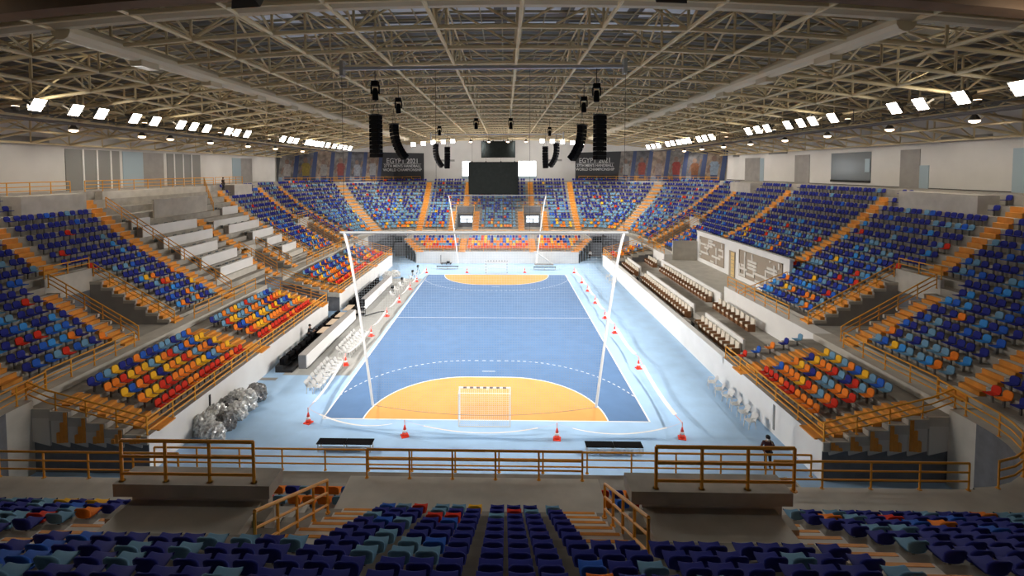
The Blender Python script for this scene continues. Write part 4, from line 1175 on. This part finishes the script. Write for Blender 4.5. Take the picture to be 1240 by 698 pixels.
# crumpled plastic bundles along the left wall
def bundle(label, x, y, s, m, seed, group, z=0):
    rnd = random.Random(seed); bm = bmesh.new(); bmesh.ops.create_icosphere(bm, subdivisions=4, radius=1)
    ph = [(Vector((rnd.uniform(-1, 1), rnd.uniform(-1, 1), rnd.uniform(-1, 1)))*rnd.uniform(3, 9), rnd.uniform(0, 6)) for _ in range(12)]
    for v in bm.verts:
        c = v.co.copy(); d = sum(abs(math.sin(c.dot(k)+p)) for k, p in ph)/12
        v.co = c*(.42+.92*d); v.co.x *= s[0]; v.co.y *= s[1]; v.co.z *= s[2]
        if v.co.z < -s[2]*.55: v.co.z = -s[2]*.55
    for v in bm.verts: v.co *= 1+rnd.uniform(-.045, .045)
    zmin = min(v.co.z for v in bm.verts)
    for v in bm.verts: v.co.z -= zmin
    me = bpy.data.meshes.new('wrapped_bundle'); bm.to_mesh(me); bm.free(); me.materials.append(m)
    o = link('wrapped_bundle', me, None, (x, y, z)); return tag(o, label, 'bundle', group)
rb = random.Random(8)
for i in range(9):
    y = -22.4+i*.58
    bundle(f'crumpled silvery plastic-wrapped bundle by the left wall, {ORD[i]} from the camera', -15.75+.45*(-1)**i, y, (.62, .5, rb.uniform(.62, .8)), M_wrapd if i in (2, 5, 8) else M_wrap, i, 'plastic-wrapped bundles')
for i, (x, y) in enumerate(((-15.3, 17.8), (-14.6, 18.6))):
    bundle(f'white plastic-wrapped bundle by the far left wall, {ORD[i]} from the camera', x, y, (.8, .7, .6), M_wrap, 20+i, 'far plastic bundles')
# black door leaf edges on low walls
b = MB(); b.box(-16.72, -16.66, -20.6, -20.45, .3, 1.7, M_blackm); struct(b.build('door_13'))
b = MB(); b.box(16.66, 16.72, -21.3, -21.15, .3, 1.75, M_doorg); struct(b.build('door_14'))

# ------------------------------------------------------------------ VIP area, right side
mb = MB()
mb.box(LX, 17.2, -14.9, 21.0, 0, 1.95, M_white)                     # front wall
mb.box(17.2, 19.15, -14.9, 21.0, 0, 1.25, M_tread)                   # level A
mb.box(19.15, 22.9, -14.9, 21.0, 0, 1.75, M_conc)                    # level B
mb.box(22.7, 27.6, -1.4, 16.2, 0, 2.95, M_pale)                      # platform
mb.box(22.55, 22.72, -1.4, 16.2, 1.7, 3.05, M_white)
mb.box(22.9, 24.2, -14.9, -1.4, 0, CZ, M_white); mb.box(22.9, 24.2, 16.2, 21.0, 0, CZ, M_white)
mb.box(23.5, 27.6, -4.6, -1.4, 2.0, 2.95, M_pale); mb.box(24.2, 27.3, -4.5, -4.38, 2.9, 4.0, M_pale); mb.box(24.0, 27.6, 16.1, 16.3, 2.9, 5.6, M_pale)
mb.box(19.05, 19.2, -3.6, 11.2, 1.2, 2.55, M_white); mb.box(19.05, 19.2, -12.9, -6.2, 1.2, 2.55, M_white); mb.box(19.05, 19.2, 14.0, 20.6, 1.2, 2.5, M_white)
for y in (-4.9, 12.4):
    for i in range(4): mb.box(18.75+.25*i, 19.0+.25*i, y-.55, y+.55, 1.2, 1.28+.125*i, M_pale); mb.box(18.74+.25*i, 18.76+.25*i, y-.55, y+.55, 1.25+.125*i-.08, 1.25+.125*i, M_blackm)
    for i in range(3): mb.box(17.25+.3*i, 17.6+.3*i, y-1.9, y-.8, 1.2, 1.95-.2*i, M_blackm if i % 2 else M_tread)
struct(mb.build('vip_terrace'))
mb = MB(); mb.box(27.3, 27.62, -4.6, 16.2, 2.9, 7.0, M_white); mb.box(27.25, 27.7, -4.7, 16.3, 6.85, 7.02, M_white); struct(mb.build('wall_vip'))
# maze relief panels
def maze(label, y0, y1, z0, z1, seed):
    rnd = random.Random(seed); root = thing('relief_panel', label, 'wall panel', (27.3, y0, z0)); W_, H_ = y1-y0, z1-z0
    b = MB(); b.box(-.03, 0, 0, W_, 0, H_); b.build('backing', M_relief, root)
    b = MB(); t = .09
    for (a, c, d, e) in ((0, W_, 0, t), (0, W_, H_-t, H_), (0, t, 0, H_), (W_-t, W_, 0, H_)): b.box(-.10, -.03, a, c, d, e)
    b.build('frame', M_relief, root)
    b = MB(); n, m_ = int(W_/.36), int(H_/.36); cw, ch = W_/n, H_/m_
    occ = [[0]*m_ for _ in range(n)]
    for _ in range(int(n*m_/5.6)):
        i, j = rnd.randrange(n), rnd.randrange(m_); L_ = rnd.randint(2, 4); di, dj = rnd.choice(((1, 0), (0, 1), (1, 0), (0, 1)))
        i1, j1 = min(n-1, i+di*L_), min(m_-1, j+dj*L_)
        dz = rnd.uniform(0, .02); b.box(-.09-dz, -.03, i*cw+.06, (i1+1)*cw-.06, j*ch+.06, (j1+1)*ch-.06)
    b.build('maze_pattern', M_edge, root)
maze('pale maze-pattern relief panel left of the door on the VIP wall', 8.2, 15.2, 3.5, 6.4, 5)
maze('pale maze-pattern relief panel right of the door on the VIP wall', -3.6, 4.6, 3.5, 6.4, 9)
b = MB(); b.box(27.22, 27.3, 5.5, 6.9, 2.95, 5.9, M_relief); b.box(27.18, 27.23, 5.6, 6.35, 3.0, 5.8, M_yellowdoor)
for q in range(6): b.box(27.15, 27.19, 5.65, 6.3, 3.2+q*.43, 3.24+q*.43, M_relief)
struct(b.build('door_15'))
# armchairs
arm = None
def armchair(label, x, y, z, group):
    global arm
    if arm is None:
        b = MB(); b.box(-.26, .26, -.2, .30, .30, .46); m1 = b.mesh('seat_cushion', M_armf)
        b = MB(); b.prism([(-.28, -.30, .32), (-.28, -.16, .32), (-.28, -.22, 1.02), (-.28, -.36, 1.0)], (.56, 0, 0)); m2 = b.mesh('backrest', M_armf)
        b = MB(); b.box(-.34, -.27, -.28, .34, .0, .62); m3 = b.mesh('armrest', M_armw)
        b = MB(); b.box(.27, .34, -.28, .34, .0, .62); m4 = b.mesh('armrest', M_armw)
        b = MB(); b.box(-.26, .26, -.2, .28, .0, .30); m5 = b.mesh('seat_base', M_armw); arm = (m1, m2, m3, m4, m5)
    r = thing('vip_armchair', label, 'armchair', (x, y, z), PI/2, group)
    for n_, m in zip(('seat_cushion', 'backrest', 'armrest', 'armrest', 'seat_base'), arm): link(n_, m, r)
for nm_, x, z, y0, y1, n in (('front row, nearest block', 18.55, 1.25, -12.6, -6.4, 9), ('front row, middle block', 18.55, 1.25, -3.3, 10.8, 19), ('front row, far block', 18.55, 1.25, 14.3, 20.2, 8),
                            ('back row, nearest block', 21.75, 1.75, -8.6, -2.6, 8), ('back row, long middle block', 22.0, 1.75, .2, 14.2, 18), ('back row, far block', 21.9, 1.75, 17.2, 20.4, 5)):
    for i in range(n): armchair(f'beige and brown VIP armchair in the {nm_}, {ORD[i]} from the camera', x, y0+(y1-y0)*i/(n-1), z, 'VIP armchairs, '+nm_)

# ------------------------------------------------------------------ press desks, left
def press_desk(label, k, y0, y1, i):
    o = k*P; x = -(HX+o); zz = ZK[min(15, int(k))]
    root = thing('press_desk', label, 'desk', (x, y0, zz), 0, 'white press desks'); L_ = y1-y0
    b = MB(); b.box(0, .08, 0, L_, -.25, 1.0, M_white); b.build('front_panel', None, root)
    b = MB(); b.box(-.55, .02, 0, L_, .86, .92, M_white); b.build('desktop', None, root)
    b = MB(); b.box(-.5, 0, 0, .06, 0, .9, M_greyp); b.build('end_panel', None, root); b = MB(); b.box(-.5, 0, L_-.06, L_, 0, .9, M_greyp); b.build('end_panel', None, root)
    n = max(2, int(L_/1.15))
    for q in range(n):
        y = y0+.5+q*(L_-1.0)/(n-1)
        r = thing('press_chair', f'grey chair behind the {ORD[i%10]} {("near", "far")[i//10]}-column press desk from the bottom, {ORD[q]} along', 'chair', (x-.85, y, zz+.02), -PI/2, 'press chairs')
        link('seat', PC[0], r); link('backrest', PC[1], r); link('base', PC[2], r)
b = MB(); b.box(-.2, .2, -.2, .2, .42, .48); pc1 = b.mesh('seat', M_greyp)
b = MB(); b.box(-.2, .2, -.24, -.19, .5, .9); pc2 = b.mesh('backrest', M_glass)
b = MB(); b.tube((0, 0, 0), (0, 0, .43), .04, 6); b.lathe([(.22, 0), (.2, .04)], (0, 0, 0), 8); pc3 = b.mesh('base', M_black); PC = (pc1, pc2, pc3)
for i, (k, a, c) in enumerate(((2.4, -3.7, 2.1), (4.6, -3.6, 2.4), (6.3, -4.4, 1.3), (8.3, -4.3, 3.2), (10.1, -4.9, 2.9), (11.7, -4.5, -2.2))):
    press_desk(f'white press desk in the near column, {ORD[i]} from the bottom', k, a, c, i)
for i, (k, a, c) in enumerate(((2.6, 9.3, 13.2), (4.8, 9.3, 13.2), (6.2, 8.2, 13.2), (8.3, 6.3, 13.1), (9.95, 5.7, 13.2), (11.7, 9.9, 13.3))):
    press_desk(f'white press desk in the far column, {ORD[i]} from the bottom', k, a, c, 10+i)
mb = MB(); mb.boxL(Lleft, -.8, 7.8, 12.3*P, 12.5*P, ZK[12]-.2, 12.35, M_pale); mb.boxL(Lleft, -4.9, 2.1, 2.0*P-.1, 2.3*P, CZ, ZK[2]+.1, M_pale)
mb.boxL(Lleft, 9.2, 13.3, 1.6*P-.1, 2.4*P, CZ, ZK[2]+.1, M_pale)
struct(mb.build('press_stand_walls'))

# ------------------------------------------------------------------ misc furniture on far wall
root = thing('floor_trolley', 'small black trolley frame standing against the far low wall', 'trolley', (-8.3, 27.6, 0))
b = MB(); b.box(-.9, .9, -.25, .25, .15, .22); b.build('deck', M_blackm, root)
b = MB(); b.tube((-.85, 0, .2), (-.85, 0, 1.5), .05, 6); b.build('handle', M_blackm, root)
for xx in (-.7, .1, .75):
    b = MB(); b.tube((xx, -.2, .1), (xx, .2, .1), .1, 10); b.build('wheel', M_blackm, root)
b = MB(); b.box(.1, .6, -.2, .2, .22, .5); b.build('crate', M_blackm, root)
for i, x in enumerate((-17.5, 17.3)):
    root = thing('wall_monitor', 'small dark monitor on the %s side of the far lower stand' % ('left', 'right')[i], 'monitor', (x, 34.0, 2.6))
    b = MB(); b.box(-.75, .75, -.08, .08, 0, .95); b.build('casing', M_black, root); b = MB(); b.box(-.68, .68, -.10, -.08, .07, .88); b.build('screen', M_screen, root)

# ------------------------------------------------------------------ people
def skin_obj(name, joints, edges, rad, m, parent, sub=1):
    me = bpy.data.meshes.new(name); me.from_pydata(joints, edges, [])
    o = link(name, me, parent); me.materials.append(m)
    sk = o.modifiers.new('skin', 'SKIN'); sk.use_smooth_shade = True
    for i, r in enumerate(rad): me.skin_vertices[0].data[i].radius = (r, r) if not isinstance(r, tuple) else r
    me.skin_vertices[0].data[0].use_root = True
    if sub: s_ = o.modifiers.new('sub', 'SUBSURF'); s_.levels = sub; s_.render_levels = sub
    return o
def person(label, loc, rot, top, trousers, hair, arms='down', mask=False, lean=0.0, long_coat=False):
    root = thing('person', label, 'person', loc, rot)
    # facing +Y. joints
    L_ = lean
    J = {'pel': (0, 0, .95), 'sp': (0, L_*.3, 1.15), 'ch': (0, L_*.6, 1.36), 'nk': (0, L_*.8, 1.50), 'hd': (0, L_*.9+.015, 1.62), 'ht': (0, L_*.95+.01, 1.72)}
    for s_, c in (('l', -1), ('r', 1)):
        J['sh'+s_] = (c*.19, L_*.7, 1.42)
        if arms == 'down': J['el'+s_] = (c*.25, L_*.5-.02, 1.14); J['wr'+s_] = (c*.26, L_*.5+.08, .90); hd = (c*.26, L_*.5+.11, .82)
        elif arms == 'front': J['el'+s_] = (c*.26, L_*.5+.08, 1.17); J['wr'+s_] = (c*.16, L_*.5+.34, 1.14); hd = (c*.14, L_*.5+.42, 1.14)
        elif arms == 'phone':
            if c < 0: J['el'+s_] = (-.30, .06, 1.18); J['wr'+s_] = (-.15, .20, 1.46); hd = (-.10, .18, 1.55)
            else: J['el'+s_] = (.30, -.02, 1.15); J['wr'+s_] = (.22, .16, .98); hd = (.17, .22, .95)
        J['hn'+s_] = hd
        J['hp'+s_] = (c*.09, 0, .90); J['kn'+s_] = (c*.11, .03, .50); J['an'+s_] = (c*.12, -.02, .09); J['to'+s_] = (c*.14, .14, .04)
    rad = {'pel': (.15, .11), 'sp': (.14, .10), 'ch': (.16, .11), 'nk': .055, 'hd': (.082, .10), 'ht': (.07, .08), 'sh': .07, 'el': .045, 'wr': .032, 'hn': (.04, .022), 'hp': .09, 'kn': .06, 'an': .042, 'to': .04}
    E_ = [('pel', 'sp'), ('sp', 'ch'), ('ch', 'nk'), ('nk', 'hd'), ('hd', 'ht')]
    for s_ in 'lr': E_ += [('ch', 'sh'+s_), ('sh'+s_, 'el'+s_), ('el'+s_, 'wr'+s_), ('wr'+s_, 'hn'+s_), ('pel', 'hp'+s_), ('hp'+s_, 'kn'+s_), ('kn'+s_, 'an'+s_), ('an'+s_, 'to'+s_)]
    def gr(k): return rad.get(k, rad.get(k[:-1]))
    def sub(keys, name, m, grow, lev=1):
        ks = list(keys); idx = {k: i for i, k in enumerate(ks)}
        rr = []
        for k in ks:
            r = gr(k); g = grow; rr.append((r[0]*g, r[1]*g) if isinstance(r, tuple) else r*g)
        return skin_obj(name, [J[k] for k in ks], [(idx[a], idx[b_]) for a, b_ in E_ if a in idx and b_ in idx], rr, m, root, lev)
    # fingers on the body mesh
    allk = list(J)
    for s_, c in (('l', -1), ('r', 1)):
        h = Vector(J['hn'+s_]); d = (h-Vector(J['wr'+s_])).normalized(); sd = Vector((0, 1, 0)) if abs(d.y) < .7 else Vector((1, 0, 0))
        for q in range(5):
            k = 'f%d%s' % (q, s_); ln = (.055, .085, .095, .088, .068)[q]; off = (-.055, -.026, -.008, .010, .028)[q]
            J[k] = tuple(h+sd*off+d*ln*(.5 if q == 0 else 1)); rad[k[:-1]] = .0095; E_.append(('hn'+s_, k)); allk.append(k)
    sub(allk, 'body', M_skin, 1.0)
    sub(['pel', 'sp', 'ch', 'shl', 'shr', 'ell', 'elr', 'wrl', 'wrr'] + ([] if not long_coat else ['hpl', 'hpr']), 'jacket', top, 1.22)
    sub(['pel', 'hpl', 'hpr', 'knl', 'knr', 'anl', 'anr'], 'trousers', trousers, 1.18)
    sub(['anl', 'tol'], 'shoe', M_black, 1.2); sub(['anr', 'tor'], 'shoe', M_black, 1.2)
    hx, hy, hz = J['hd']
    b = MB(); b.lathe([(.095, -.02), (.112, .05), (.10, .11), (.05, .15)], (hx, hy-.02, hz), 12); b.build('hair', hair, root, True)
    b = MB(); b.tube((hx, hy+.085, hz-.0), (hx, hy+.125, hz-.02), .014, 6, M_skin, .018)
    for c in (-1, 1): b.lathe([(.004, -.012), (.014, 0), (.004, .012)], (hx+c*.036, hy+.10, hz+.02), 8, M_hair); b.tube((hx+c*.088, hy, hz-.03), (hx+c*.096, hy, hz+.03), .016, 6, M_skin)
    b.box(hx-.03, hx+.03, hy+.09, hy+.104, hz-.062, hz-.05, M_armw); b.build('face', None, root)
    if mask:
        b = MB(); b.add([(hx-.075, hy+.06, hz-.09), (hx+.075, hy+.06, hz-.09), (hx+.08, hy+.05, hz+.0), (hx-.08, hy+.05, hz+.0), (hx-.03, hy+.13, hz-.08), (hx+.03, hy+.13, hz-.08), (hx+.03, hy+.135, hz-.005), (hx-.03, hy+.135, hz-.005)],
                        [(4, 5, 6, 7), (0, 4, 7, 3), (5, 1, 2, 6), (0, 1, 5, 4), (3, 7, 6, 2)]); b.build('face_mask', M_wplast, root)
    if arms == 'phone':
        p = J['hnl']; b = MB(); b.box(p[0]+.02, p[0]+.035, p[1]-.035, p[1]+.035, p[2]-.06, p[2]+.08, M_black); b.build('phone', None, root)
    return root
M_maroon = mat('cloth_maroon', (.055, .010, .014), .8); M_dark = mat('cloth_dark', (.012, .013, .018), .8); M_brown = mat('cloth_brown', (.05, .025, .018), .8)
person('person in maroon jacket and white face mask with a phone on the near right floor', (14.6, -24.4, 0), PI*.93, M_maroon, M_dark, M_hair, 'phone', True, 0, True)
person('person in dark clothes standing behind the near white scorer table', (-16.05, -7.6, 0), -PI*.45, M_dark, M_dark, M_hair, 'front', False, .12)
person('person in brown clothes standing at the top of the left stand stairs', (-37.1, 15.2, 12.62), -PI/2, M_brown, M_dark, M_hair, 'down', False, 0, True)
person('person in white top and dark trousers standing at the far right tunnel', (15.6, 31.2, 0), PI*.8, mat('cloth_white', (.75, .74, .72), .8), M_dark, M_hair, 'down')

# ------------------------------------------------------------------ world, camera
w = bpy.data.worlds.new('w'); sc.world = w; w.use_nodes = True
w.node_tree.nodes['Background'].inputs[0].default_value = (.9, .95, 1, 1); w.node_tree.nodes['Background'].inputs[1].default_value = .05
cd = bpy.data.cameras.new('camera'); co = bpy.data.objects.new('camera', cd); col.objects.link(co); sc.camera = co
cd.sensor_width = 36; cd.sensor_fit = 'HORIZONTAL'; cd.lens = 36*FPX/1240; cd.shift_x = 22.983/1240; cd.shift_y = -117.232/1240
cd.clip_end = 400; cd.clip_start = .1
Mx = Matrix((CR, CU, -CF)).transposed().to_4x4(); Mx.translation = CAM; co.matrix_world = Mx
sc.view_settings.view_transform = 'Standard'; sc.view_settings.look = 'None'; sc.view_settings.exposure = 0.26
